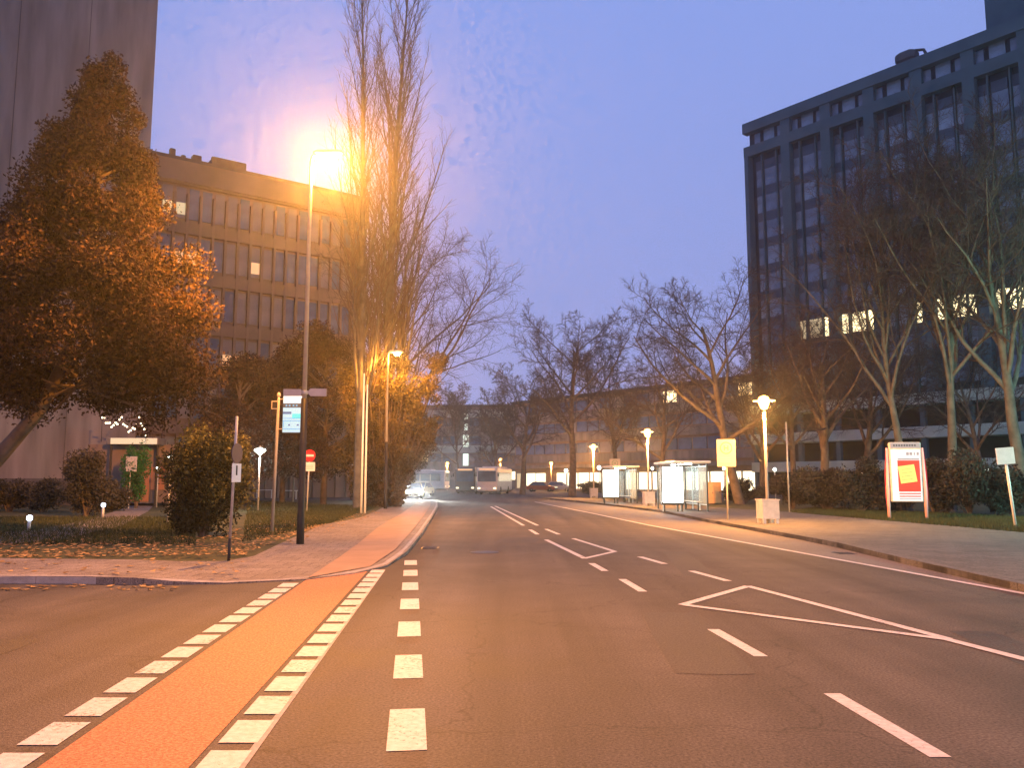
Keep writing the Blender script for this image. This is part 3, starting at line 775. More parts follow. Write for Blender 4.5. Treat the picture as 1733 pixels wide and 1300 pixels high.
# ================================================================== VEGETATION
def rnd_unit(r):
    while True:
        v = (r.uniform(-1, 1), r.uniform(-1, 1), r.uniform(-1, 1)); q = v[0] ** 2 + v[1] ** 2 + v[2] ** 2
        if .01 < q < 1: q = math.sqrt(q); return (v[0] / q, v[1] / q, v[2] / q)
def norm3(v):
    q = math.sqrt(v[0] ** 2 + v[1] ** 2 + v[2] ** 2) or 1; return (v[0] / q, v[1] / q, v[2] / q)
def grow(seed, spec):
    """returns polylines (points, radii, level)"""
    r = random.Random(seed); out = []
    def branch(p, d, L, rad, lev):
        S = spec[lev]; n = S['seg']; st = L / n
        pts = [p]; rr = [rad]; dirs = [d]
        for i in range(n):
            u = rnd_unit(r); w = S['wob']
            d = norm3((d[0] + u[0] * w, d[1] + u[1] * w, d[2] + u[2] * w * .7 + S['trop']))
            p = (p[0] + d[0] * st, p[1] + d[1] * st, p[2] + d[2] * st)
            pts.append(p); rr.append(rad * (1 - (1 - S['tip']) * ((i + 1) / n))); dirs.append(d)
        out.append((pts, rr, lev))
        if lev + 1 < len(spec):
            C = spec[lev + 1]; az = r.uniform(0, 6.28); nc = C['n']
            for k in range(nc):
                t_ = S['from'] + (1 - S['from']) * ((k + r.random() * .8) / nc)
                x = t_ * n; i = min(n - 1, int(x)); f = x - i
                q = tuple(pts[i][a] * (1 - f) + pts[i + 1][a] * f for a in range(3))
                dl = dirs[i + 1]; az += 2.4 + r.uniform(-.5, .5)
                a0 = norm3((dl[1], -dl[0], .01)) if abs(dl[2]) < .99 else (1, 0, 0)
                b0 = (dl[1] * a0[2] - dl[2] * a0[1], dl[2] * a0[0] - dl[0] * a0[2], dl[0] * a0[1] - dl[1] * a0[0])
                an = R(C['ang'] + r.uniform(-12, 12)); ca, sa = math.cos(an), math.sin(an); cz, sz = math.cos(az), math.sin(az)
                nd = norm3(tuple(dl[a] * ca + (a0[a] * cz + b0[a] * sz) * sa for a in range(3)))
                loc_r = rr[i] * (1 - f) + rr[i + 1] * f
                cl = L * C['len'] * (1 - C.get('fall', .4) * t_) * r.uniform(.75, 1.2)
                branch(q, nd, cl, max(C.get('rmin', .006), loc_r * C['rad']), lev + 1)
    S0 = spec[0]
    branch((0, 0, -.1), norm3(S0.get('dir', (0, 0, 1))), S0['L'], S0['r'], 0)
    return out
def tubes_np(lines, sides):
    V = []; F = []; b = 0
    for pts, rr, lev in lines:
        n = sides[min(lev, len(sides) - 1)]
        m = len(pts); d = norm3(tuple(pts[-1][a] - pts[0][a] for a in range(3)))
        a = norm3((d[1], -d[0], 0.001)) if abs(d[2]) < .98 else (1, 0, 0)
        c = (d[1] * a[2] - d[2] * a[1], d[2] * a[0] - d[0] * a[2], d[0] * a[1] - d[1] * a[0])
        cs = [(math.cos(6.2832 * k / n), math.sin(6.2832 * k / n)) for k in range(n)]
        for p, rd_ in zip(pts, rr):
            for ck, sk in cs: V.append((p[0] + (a[0] * ck + c[0] * sk) * rd_, p[1] + (a[1] * ck + c[1] * sk) * rd_, p[2] + (a[2] * ck + c[2] * sk) * rd_))
        for i in range(m - 1):
            for k in range(n):
                k2 = (k + 1) % n
                F.append((b + i * n + k, b + i * n + k2, b + (i + 1) * n + k2, b + (i + 1) * n + k))
        b += n * m
    return np.array(V), np.array(F)
def bare_tree(name, label, loc, seed, spec, bark, twig, rz=0, group=None, split=1):
    t_ = thing(name, label, 'tree', loc, rz, group)
    ln = grow(seed, spec)
    V, F = tubes_np([q for q in ln if q[2] <= split], (10, 7, 4))
    me = np_mesh('trunk', V, F); me.polygons.foreach_set('use_smooth', np.ones(len(F), bool)); put('trunk', me, M[bark], t_)
    V, F = tubes_np([q for q in ln if q[2] > split], (6, 5, 4, 3))
    put('crown', np_mesh('crown', V, F), M[twig], t_)
    return t_
def broad(h, r, spread=1.0, dirv=(0, 0, 1), n1=8, n4=6, trunkf=.5, frm=.42, tw=1.0):
    return [dict(L=h * trunkf * 1.25, r=r, seg=9, wob=.07, trop=.03, tip=.25, dir=dirv, **{'from': frm}),
            dict(n=n1, ang=44 * spread, len=.72, fall=.35, rad=.62, seg=8, wob=.16, trop=.055, tip=.22, **{'from': .22}),
            dict(n=9, ang=42, len=.50, fall=.4, rad=.55, rmin=.02, seg=6, wob=.24, trop=.03, tip=.3, **{'from': .15}),
            dict(n=8, ang=44, len=.48, fall=.4, rad=.5, rmin=.011 * tw, seg=4, wob=.28, trop=.02, tip=.45, **{'from': .12}),
            dict(n=n4, ang=44, len=.55, fall=.4, rad=.6, rmin=.0075 * tw, seg=2, wob=.3, trop=.01, tip=.5, **{'from': .1})]
def poplar(h, r, dirv=(0, 0, 1), n1=52, ang=22):
    return [dict(L=h, r=r, seg=16, wob=.025, trop=.02, tip=.06, dir=dirv, **{'from': .10}),
            dict(n=n1, ang=ang, len=.34, fall=.72, rad=.42, seg=8, wob=.07, trop=.13, tip=.2, rmin=.03, **{'from': .15}),
            dict(n=12, ang=26, len=.38, fall=.4, rad=.5, rmin=.016, seg=5, wob=.12, trop=.10, tip=.35, **{'from': .1}),
            dict(n=6, ang=30, len=.42, fall=.4, rad=.55, rmin=.008, seg=3, wob=.2, trop=.05, tip=.5, **{'from': .1})]

def leaf_cloud(name, m, parent, clumps, n, size, seed=1, flat=.0, shell=.55):
    """leaf-sized faces spread through ellipsoid clumps: (centre, radii, weight)"""
    g_ = np.random.default_rng(seed); Vs = []
    tot = sum(c[2] for c in clumps)
    for c, rad, w in clumps:
        k = max(4, int(n * w / tot))
        d = g_.normal(size=(k, 3)); d /= np.linalg.norm(d, axis=1)[:, None]
        rr = (shell + (1 - shell) * g_.random(k) ** .6) * (1 + .18 * g_.normal(size=k) * .6)
        rr = np.where(g_.random(k) < .25, rr * g_.random(k), rr)
        pos = np.array(c) + d * rr[:, None] * np.array(rad)
        u = g_.normal(size=(k, 3)); u /= np.linalg.norm(u, axis=1)[:, None]
        v = np.cross(u, g_.normal(size=(k, 3))); v /= np.linalg.norm(v, axis=1)[:, None] + 1e-9
        s = size * (.6 + .8 * g_.random(k))[:, None]
        Vs.append(np.stack([pos - u * s, pos - v * s * .45, pos + u * s, pos + v * s * .45], 1).reshape(-1, 3))
    V = np.concatenate(Vs); F = np.arange(len(V)).reshape(-1, 4)
    return put(name, np_mesh(name, V, F), M[m], parent)

# ---- big brown evergreen at the left
bt = P(135, 813, 23); bt.z = .1
BT = thing('evergreen_tree', 'tall brown leaved evergreen tree in front of the concrete tower', 'tree', bt)
def prof(z):            # crown half width over height
    zs = [3.4, 4.0, 5.0, 6.4, 7.6, 8.8, 10.2, 11.6, 12.8, 13.9]; ws = [1.9, 2.7, 3.1, 3.1, 2.75, 2.1, 1.75, 1.15, .6, .12]
    return float(np.interp(z, zs, ws))
rt = random.Random(11); cl = []; limbs = MB()
MB().tube([(-3.7, -.3, -.1), (-3.2, -.25, 1.0), (-2.2, -.15, 2.2), (-1.25, 0, 3.5), (-.6, 0, 5.0), (-.1, .1, 7.5), (0, 0, 11), (0, 0, 13.4)], [.30, .25, .21, .18, .15, .12, .07, .02], 9).build('trunk', M['bark'], BT, True)
for k in range(210):
    z = 3.9 + 9.8 * (k / 210) ** 1.05
    w = prof(z); az = rt.uniform(0, 6.283); rr = w * rt.uniform(.35, 1.0) ** .7
    c = (math.cos(az) * rr, math.sin(az) * rr, z + rt.uniform(-.3, .3))
    s_ = (.26 + .17 * w) * rt.uniform(.55, 1.25)
    cl.append((c, (s_, s_, s_ * rt.uniform(.8, 1.3)), s_ ** 2))
    if k % 3 == 0: limbs.tube([(-.25 if z < 6 else 0, 0, max(4.2, z - .7)), (c[0] * .5, c[1] * .5, z - .35), c], [.05, .035, .012], 5)
limbs.build('limbs', M['bark'], BT)
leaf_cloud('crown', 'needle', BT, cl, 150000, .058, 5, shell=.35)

def shrub(name, label, loc, rad, m, n=6000, size=.06, seed=1, clumps=14, group=None, cat='shrub', gold=0, base=.15):
    S_ = thing(name, label, cat, loc, 0, group)
    q = random.Random(seed); cc = []; st_ = MB()
    for k in range(clumps):
        az = q.uniform(0, 6.283); e = q.uniform(-1.3, 1.25); f = q.uniform(.35, .85)
        c = (math.cos(az) * math.cos(e) * rad[0] * f, math.sin(az) * math.cos(e) * rad[1] * f, rad[2] * (.5 + .5 * math.sin(e) * f) + base)
        s_ = q.uniform(.28, .45)
        cc.append((c, (rad[0] * s_, rad[1] * s_, rad[2] * s_ * .62), 1))
        st_.tube([(q.uniform(-.08, .08), q.uniform(-.08, .08), -.1), (c[0] * .4, c[1] * .4, c[2] * .55), c], [.035, .025, .008], 4)
    st_.build('stem', M['bark'], S_)
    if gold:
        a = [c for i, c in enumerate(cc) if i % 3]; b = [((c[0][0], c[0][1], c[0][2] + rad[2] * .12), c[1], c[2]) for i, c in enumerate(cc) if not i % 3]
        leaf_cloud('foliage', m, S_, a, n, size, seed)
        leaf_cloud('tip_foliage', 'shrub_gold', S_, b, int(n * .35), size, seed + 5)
    else:
        leaf_cloud('foliage', m, S_, cc, n, size, seed)
    return S_
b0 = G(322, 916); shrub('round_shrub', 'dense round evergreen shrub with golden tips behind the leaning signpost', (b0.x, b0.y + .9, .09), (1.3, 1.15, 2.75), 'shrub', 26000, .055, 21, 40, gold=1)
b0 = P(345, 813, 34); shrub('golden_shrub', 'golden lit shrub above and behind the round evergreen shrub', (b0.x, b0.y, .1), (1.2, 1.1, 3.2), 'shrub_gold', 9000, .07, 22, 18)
b0 = P(148, 813, 38); shrub('dark_shrub', 'dark round shrub against the foot of the concrete tower', (b0.x, b0.y, .1), (1.5, 1.4, 2.7), 'hedge', 9000, .07, 23, 18)
b0 = P(252, 813, 49); shrub('green_shrub', 'small green lit shrub under the entrance canopy', (b0.x, b0.y - 1.5, .1), (1.0, .8, 3.4), 'leaf_lit_green', 5000, .07, 24, 14)
for k, px in enumerate((-40, 20, 75, 190)):
    b0 = P(px, 813, 42 + k % 2); shrub('clipped_hedge', ['dark hedge plant at the left edge of the picture', 'dark hedge plant behind the nearer lit bollard', 'dark hedge plant left of the dark round shrub', 'dark hedge plant at the right foot of the concrete tower'][k], (b0.x, b0.y, .05), (1.35, 1.0, 1.55), 'hedge', 5000, .07, 30 + k, 14, 'hedge plants by the concrete tower', 'hedge')
# leafy dark trees between slab block and lawn
def leafy(name, label, loc, h, rad, m, n, seed, group=None, size=.1, low=.22):
    T_ = thing(name, label, 'tree', loc, 0, group); q = random.Random(seed)
    MB().tube([(0, 0, -.1), (.05, 0, h * .3), (0, .1, h * .6), (0, 0, h * .9)], [.22, .17, .1, .03], 8).build('trunk', M['bark'], T_, True)
    cc = []; lb_ = MB()
    for k in range(46):
        z = q.uniform(low, .97); az = q.uniform(0, 6.283); w = rad * math.sin(math.pi * min(.97, max(.12, (z - low + .12) / (1.1 - low)))) ** .6
        f = q.uniform(.3, 1)
        c = (math.cos(az) * w * f, math.sin(az) * w * f, z * h); s_ = rad * q.uniform(.17, .3)
        cc.append((c, (s_, s_, s_ * .9), s_ * s_)); lb_.tube([(0, 0, max(.3, z * h - 1.4)), (c[0] * .5, c[1] * .5, z * h - .5), c], [.06, .035, .01], 4)
    lb_.build('limbs', M['bark'], T_); leaf_cloud('crown', m, T_, cc, n, size, seed); return T_
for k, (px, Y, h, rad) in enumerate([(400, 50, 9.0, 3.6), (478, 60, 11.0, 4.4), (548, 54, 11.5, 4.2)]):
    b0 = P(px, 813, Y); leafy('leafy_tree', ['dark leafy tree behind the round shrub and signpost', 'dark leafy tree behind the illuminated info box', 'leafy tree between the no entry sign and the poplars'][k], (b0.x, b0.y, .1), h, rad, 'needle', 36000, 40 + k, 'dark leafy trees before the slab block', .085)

# ---- poplars and the arching tree
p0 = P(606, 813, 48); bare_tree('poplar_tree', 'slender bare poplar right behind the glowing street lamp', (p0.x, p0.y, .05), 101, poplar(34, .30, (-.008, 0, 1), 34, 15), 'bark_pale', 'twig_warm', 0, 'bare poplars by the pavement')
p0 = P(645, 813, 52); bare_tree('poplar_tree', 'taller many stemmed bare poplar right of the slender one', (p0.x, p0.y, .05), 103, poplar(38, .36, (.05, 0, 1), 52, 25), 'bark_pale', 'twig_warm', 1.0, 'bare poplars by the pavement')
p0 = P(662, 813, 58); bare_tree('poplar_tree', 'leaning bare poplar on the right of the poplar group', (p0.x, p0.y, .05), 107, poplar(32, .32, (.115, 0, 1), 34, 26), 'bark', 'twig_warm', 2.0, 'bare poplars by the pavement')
p0 = P(672, 813, 68); bare_tree('arching_tree', 'wide bare tree with long arching boughs right of the poplars', (p0.x, p0.y, .05), 208, broad(22, .36, .95, (.0, 0, 1), 16, 7, .66, .24, 1.3), 'bark', 'twig', 0)
# ivy and evergreen growth round the poplar feet
iv = P(650, 813, 51); IV = thing('ivy_thicket', 'orange lit leafy thicket round the poplar trunks', 'shrub', (iv.x, iv.y - .5, .05))
q = random.Random(5); cc = []; stm = MB()
for k in range(170):
    z = q.uniform(.3, 9.2); x = q.uniform(-3.0, 2.6) * (.75 + .05 * z) + (.5 if z > 3.5 else 0)
    if z < 2.6: x *= .7
    c = (x, q.uniform(-.9, 1.2), z); s_ = q.uniform(.35, .75); cc.append((c, (s_, s_, s_ * 1.1), s_ * s_)); stm.tube([(x * .3, 0, -.1), (x * .6, c[1] * .5, z * .5), c], [.05, .035, .01], 4)
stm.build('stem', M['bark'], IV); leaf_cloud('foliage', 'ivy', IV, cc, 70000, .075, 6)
b0 = P(643, 813, 53); shrub('low_shrub', 'low dark shrub behind the pavement edge at the poplar feet', (b0.x, b0.y, .1), (1.4, 1.0, 1.3), 'shrub', 4500, .06, 51, 12)

# ---- bare trees across the road and on the right
rows = [
 (776, 118, 18, .22, 1.0, (0, 0, 1), 301, 'thin bare tree in front of the lit stairwell at the road end'),
 (838, 110, 15, .28, 1.1, (0, 0, 1), 314, 'small bare tree above the parked white coach'),
 (884, 98, 19, .36, 1.15, (0, 0, 1), 302, 'bare tree right of the parked white coach'),
 (968, 88, 25, .42, 1.1, (.02, 0, 1), 303, 'wide bare tree left of the third mushroom lamp'),
 (1045, 94, 20, .34, 1.15, (0, 0, 1), 304, 'bare tree behind the farther bus shelter'),
 (1120, 78, 18, .32, 1.15, (0, 0, 1), 315, 'bare tree behind the nearer bus shelter'),
 (1252, 55, 19.5, .36, 1.12, (-.17, 0, 1), 305, 'tall bare tree leaning left before the tower corner'),
 (1290, 62, 14, .30, 1.0, (.02, 0, 1), 306, 'bare tree at the dark corner of the office tower'),
 (1392, 52, 14.5, .33, 1.0, (.03, 0, 1), 307, 'bare tree behind the nearest mushroom street lamp'),
 (1345, 60, 15, .26, 1.0, (0, 0, 1), 316, 'bare tree left of the thin bare pole'),
 (1665, 60, 15, .26, 1.0, (0, 0, 1), 317, 'bare tree far behind the white sign'),
 (1460, 58, 15, .32, 1.0, (.04, 0, 1), 308, 'bare tree left behind the red poster stand'),
]
for (px, Y, h, r_, spd, dv_, sd, lab) in rows:
    b0 = P(px, 813, Y)
    bare_tree('bare_tree', lab, (b0.x, b0.y, .05), sd, broad(h, r_, spd, dv_, 11, 9, .5, .32, max(1.15, Y / 42)), 'bark', 'twig', 0, 'bare trees along the right side')
for (px, Y, h, r_, dv_, sd, lab) in [(1535, 44, 13.5, .24, (-.09, 0, 1), 311, 'pale trunked leaning tree right behind the red poster stand'), (1607, 43, 14, .27, (.0, 0, 1), 312, 'straight pale trunked tree between poster stand and white sign'), (1733, 41, 14, .33, (-.03, 0, 1), 313, 'thick pale trunked tree behind the white sign')]:
    b0 = P(px, 813, Y)
    bare_tree('pale_tree', lab, (b0.x, b0.y, .05), sd, broad(h, r_, .62, dv_, 16, 9, .80, .40, 1.3), 'bark_pale', 'twig', 0, 'pale trunked trees before the office tower')
# ---- dark shrubs behind the verge
sh = [(1345, 46, 1.7, 2.0, 'dark shrub right behind the nearest lamp post'), (1405, 43, 1.8, 2.2, 'dark shrub midway between lamp post and poster stand'), (1462, 41, 1.7, 2.5, 'dark shrub just left of the red poster stand'),
      (1530, 41.5, 1.6, 2.3, 'dark shrub directly behind the red poster stand'), (1592, 39, 1.6, 2.7, 'dark shrub just right of the red poster stand'), (1650, 37.5, 1.7, 2.9, 'dark shrub midway between poster stand and white sign'), (1712, 36.5, 1.6, 2.3, 'dark shrub behind the white sign'), (1790, 36, 1.7, 2.6, 'dark shrub at the right edge of the picture'), (1262, 58, 1.5, 1.5, 'low dark shrub behind the tan cabinets'), (1010, 92, 2.4, 1.4, 'low dark shrub far behind the second shelter')]
for k, (px, Y, w, h, lab) in enumerate(sh):
    b0 = P(px, 813, Y); shrub('park_shrub', lab, (b0.x, b0.y + .6, .05), (w, 1.2, h), 'hedge', 8000, .075, 60 + k, 16, 'dark shrubs behind the verge')

# ================================================================== STREET FURNITURE
# ---- tall sodium street lamps
def street_lamp(label, base, H=10.25, power=46000, dark=True, rz=0.0):
    T_ = thing('street_lamp', label, 'street lamp', base, rz, 'tall sodium street lamps')
    MB().tube([(0, 0, -.2), (0, 0, .5), (0, 0, 3.75)], [.105, .095, .085], 12).build('lower_pole', M['pole_dark'], T_, True)
    MB().tube([(0, 0, 3.7), (0, 0, H - .05), (.04, 0, H + .10), (.12, 0, H + .16), (.22, 0, H + .18)], [.062, .045, .04, .036, .034], 10).build('upper_pole', M['pole_lamp'], T_, True)
    MB().box((.46, 0, H + .17), (.80, .30, .16), bev=.06).build('lamp_head', M['pole_grey'], T_)
    MB().lathe([(.02, -.16), (.12, -.13), (.165, -.05), (.17, .0)], (.52, 0, H + .085), 14).build('lens', M['sodium'], T_, True)
    point_light('lamp_light', (.52, 0, H - .18), power, SOD, T_, .14)
    MB().box((0, -.105, 1.0), (.09, .012, .4)).build('access_door', M['pole_dark'], T_)
    return T_
l1 = G(508, 920, .08)
SL1 = street_lamp('glowing tall street lamp with dark lower pole at the left pavement', (l1.x, l1.y, .07))
l2 = P(653, 813, 47)
street_lamp('distant tall street lamp shining through the thicket by the poplars', (l2.x, l2.y, .10), H=8.75, power=9000)
street_lamp('assumed tall street lamp standing unseen behind the viewpoint', (l1.x + .9, -7.5, .07), power=9500)  # unseen lamp, assumed from the evenly lit foreground
# street name plates on the first lamp
SN = thing('street_name_sign', 'pair of plain street name plates on the glowing lamp pole', 'sign', (l1.x, l1.y, 3.97))
MB().box((-.30, -.075, 0), (.46, .015, .17), R(4)).build('plate', M['sign_back'], SN)
pl = MB().add([(.08, -.09, 0), (.18, -.09, .10), (.58, -.02, .10), (.58, -.02, -.10), (.18, -.09, -.10), (.08, -.075, 0), (.18, -.075, .10), (.58, -.005, .10), (.58, -.005, -.10), (.18, -.075, -.10)], [(0, 1, 2, 3, 4), (9, 8, 7, 6, 5), (0, 5, 6, 1), (1, 6, 7, 2), (2, 7, 8, 3), (3, 8, 9, 4), (4, 9, 5, 0)])
pl.build('plate', M['sign_back'], SN)
MB().lathe([(.07, -.05), (.085, -.04), (.085, .04), (.07, .05)], (0, 0, 0), 12).build('clamp', M['pole_grey'], SN)

# ---- leaning signpost at the corner
s1 = G(387, 946, .1)
SP_ = thing('corner_signpost', 'leaning grey signpost with blue disc and white plate at the corner', 'sign', (s1.x, s1.y, .06))
lean = Vector((.02, 0, 1)).normalized()
MB().tube([(0, 0, -.2), (.012, 0, .45)], .033, 10).build('pole_foot', M['pole_dark'], SP_, True)
MB().tube([(.012, 0, .43), (.06, 0, 2.95)], .029, 10).build('pole', M['pole_grey'], SP_, True)
rot = Matrix.Rotation(R(68), 3, 'Z')
dk = MB().lathe([(.21, -.008), (.21, .008)], (0, 0, 0), 20)
dk.v = [(x, z, y) for x, y, z in dk.v]
def placed(mb_, rz, loc):
    c, s_ = math.cos(rz), math.sin(rz); mb_.v = [(x * c - y * s_ + loc[0], x * s_ + y * c + loc[1], z + loc[2]) for x, y, z in mb_.v]; return mb_
placed(dk, R(78), (.10, -.04, 2.18)).build('blue_disc', M['blue'], SP_)
MB().box((.105, -.04, 1.78), (.36, .014, .38), R(80)).build('white_plate', M['white'], SP_)
MB().box((.113, -.052, 1.83), (.05, .010, .20), R(80)).build('printed_bar', M['black'], SP_)
MB().tube([(.04, 0, 2.18), (.10, -.03, 2.18)], .015, 6).build('bracket', M['pole_grey'], SP_)
MB().tube([(.035, 0, 1.78), (.10, -.03, 1.78)], .015, 6).build('bracket', M['pole_grey'], SP_)

# ---- illuminated info box on posts
i1 = G(460, 901, .1)
IB = thing('info_box', 'illuminated blue and white info box hanging on a tall slim post', 'sign', (i1.x, i1.y, .08))
k27 = i1.y / 1402.0
MB().tube([(0, 0, -.2), (.08, 0, 4.1), (.08, 0, 4.22)], [.055, .045, .03], 10).build('post', M['pole_lamp'], IB, True)
MB().lathe([(.03, 0), (.06, .04), (.06, .1), (.01, .16)], (.08, 0, 4.2), 10).build('finial', M['pole_lamp'], IB)
bw, bh = .66, 1.20; bx0 = .22 + bw / 2; bz = 3.66
MB().box((bx0, .02, bz), (bw, .16, bh), bev=.03).build('casing', M['frame_dark'], IB)
MB().box((bx0, -.066, bz), (bw - .05, .012, bh - .06)).build('panel', M['box_white'], IB)
pn = lambda x, z, w, h, m, nm='print', d=0: MB().box((bx0 + x, -.078 - d, bz + z), (w, .008, h)).build(nm, M[m], IB)
pn(0, .46, .60, .20, 'top_white', 'top_field'); pn(-.03, .27, .56, .13, 'box_grey', 'dark_bar')
for x in (-.2, -.1, .02, .12): pn(x, .27, .05, .05, 'box_pale', 'print', .006)
pn(-.17, .04, .26, .07, 'box_blue', 'blue_bar')
pn(.14, -.06, .30, .14, 'box_cyan', 'cyan_patch')
pn(-.02, -.21, .56, .02, 'box_pale'); pn(-.27, -.32, .02, .2, 'box_pale'); pn(-.02, -.46, .56, .02, 'box_pale')
pn(-.1, -.34, .06, .05, 'box_blue'); pn(.17, -.34, .06, .05, 'box_blue'); pn(-.02, -.13, .56, .015, 'box_pale')
for z in (4.14, 3.2): MB().tube([(.07, 0, z), (.24, 0, z)], .018, 6).build('bracket', M['pole_lamp'], IB)
MB().box((-.02, -.03, 3.95), (.22, .04, .26)).build('side_frame', M['pole_lamp'], IB)
MB().box((-.02, -.055, 3.95), (.16, .012, .2)).build('side_panel', M['pole_dark'], IB)
po = P(513, 813, 29.5)
MPost = thing('short_post', 'slim pale post half hidden by the glowing lamp pole', 'post', (po.x + .02, po.y, .08))
MB().tube([(0, 0, -.2), (0, 0, 4.0)], .045, 8).build('pole', M['pole_lamp'], MPost, True)
MB().lathe([(.05, 0), (.05, .03), (.01, .06)], (0, 0, 4.0), 8).build('cap', M['pole_grey'], MPost)

# ---- no entry sign
n1 = G(519, 866, .1)
NE = thing('no_entry_sign', 'red no entry disc with white plate on a slim post', 'sign', (n1.x, n1.y, .08))
MB().tube([(0, 0, -.2), (.08, 0, 3.1)], .035, 8).build('post', M['pole_lamp'], NE, True)
dk = MB().lathe([(.31, -.01), (.31, .01)], (0, 0, 0), 24); dk.v = [(x, z, y) for x, y, z in dk.v]
placed(dk, R(-8), (.09, -.06, 2.87)).build('red_disc', M['red'], NE)
MB().box((.09, -.078, 2.87), (.44, .012, .11), R(-8)).build('white_bar', M['white'], NE)
MB().box((.06, -.06, 2.30), (.66, .015, .46), R(-8)).build('white_plate', M['white'], NE)
for z in (2.36, 2.28, 2.20): MB().box((.06, -.07, z), (.48, .008, .025), R(-8)).build('print_line', M['sign_back'], NE)
g1 = P(497, 813, 62); GP = thing('grey_post', 'grey post with a small round fitting left of the dark lamp pole', 'post', (g1.x, g1.y, .1))
MB().tube([(0, 0, -.2), (0, 0, 3.6)], .06, 8).build('pole', M['pole_grey'], GP, True)
MB().lathe([(.01, -.1), (.1, -.05), (.1, .05), (.01, .1)], (-.15, 0, 2.3), 10).build('round_fitting', M['white'], GP, True)

# ---- two thin pale flagpoles lit by the lamp
for px, top, bot, lab in ((612.5, 636, 782, 'left one of two thin pale flagpoles before the poplar trunks'), (618.5, 655, 752, 'right one of two thin pale flagpoles before the poplar trunks')):
    b0 = P(px, 813, 41); tp = P(px, top, 41).z
    T_ = thing('flagpole', lab, 'flagpole', (b0.x, b0.y, .05), 0, 'pale flagpoles')
    MB().tube([(0, 0, -.2), (0, 0, tp)], [.062, .035], 8).build('pole', M['white'], T_, True)
    MB().lathe([(.01, -.04), (.05, 0), (.01, .05)], (0, 0, tp + .03), 8).build('finial', M['white'], T_, True)
# ---- small sign left, before the entrance
b0 = P(220, 813, 47)
T_ = thing('entrance_sign', 'pale board on a thin post before the lit entrance', 'sign', (b0.x, b0.y, .1))
MB().tube([(0, 0, -.2), (0, 0, 2.9)], .03, 8).build('post', M['pole_grey'], T_)
MB().box((.05, -.045, 2.5), (.62, .03, .85)).build('board', M['sign_back'], T_)
# ---- small lamps on the left lawn
def park_lamp(label, px, py, Y, col, size=.16, power=0, group='small park lamps', pc=(.9, 1, .9), shape='globe'):
    b_ = P(px, py, Y); T_ = thing('park_lamp', label, 'lamp', (b_.x, b_.y, .08), 0, group); h = b_.z - .08
    MB().tube([(0, 0, -.2), (0, 0, h - size * .6)], [.045, .035], 8).build('post', M['pole_grey'], T_, True)
    if shape == 'globe':
        MB().lathe([(.02, -size), (size * .7, -size * .7), (size, 0), (size * .7, size * .7), (.02, size)], (0, 0, h), 12).build('globe', M[col], T_, True)
    else:
        MB().lathe([(.04, -.14), (size, -.02), (size * 1.5, .06), (size * 1.4, .14), (.05, .2)], (0, 0, h), 14).build('bowl', M[col], T_, True)
    MB().lathe([(size * .5, 0), (.03, .05)], (0, 0, h + size * .97 + (.06 if shape != 'globe' else 0)), 10).build('cap', M['pole_grey'], T_)
    if power: point_light('lamp_light', (0, 0, h + size + .12 if shape == 'globe' else h - .3), power, pc, T_, .1, False)
    return T_
park_lamp('white bowl lamp on a post left of the info box', 440, 765, 43, 'globe', .2, 500, shape='bowl')
park_lamp('round white lamp just right of the green lit shrub', 289, 777, 31, 'globe', .15, 120)
park_lamp('small white lamp low under the entrance canopy', 268, 792, 49, 'globe', .12)
park_lamp('tiny white lamp right of the round shrub', 421, 762, 70, 'globe', .1)
for (px, py, Y, lab) in ((50, 877, 27, 'nearer short bollard lamp with bluish light on the dark lawn'), (175, 855, 35, 'farther short bollard lamp with bluish light beside the footpath')):
    b_ = P(px, py, Y); T_ = thing('bollard_lamp', lab, 'lamp', (b_.x, b_.y, .08), 0, 'bluish bollard lamps'); h = b_.z - .08
    MB().tube([(0, 0, -.15), (0, 0, h - .06)], .05, 10).build('post', M['pole_grey'], T_, True)
    MB().lathe([(.05, -.08), (.085, -.05), (.085, .05), (.03, .09)], (0, 0, h), 12).build('globe', M['bluish'], T_, True)
# ---- white garden tables
def table(label, px, Y):
    b_ = P(px, 813, Y); T_ = thing('garden_table', label, 'table', (b_.x, b_.y, .1), R(15), 'white garden tables on the lawn')
    MB().box((0, 0, .72), (1.5, .8, .05)).build('tabletop', M['white'], T_)
    for sx in (-.62, .62):
        for sy in (-.3, .3): MB().box((sx, sy, .35), (.07, .07, .7)).build('leg', M['white'], T_)
    return T_
table('white garden table left behind the info box post', 448, 74)
table('white garden table right beside the grey post', 489, 70)

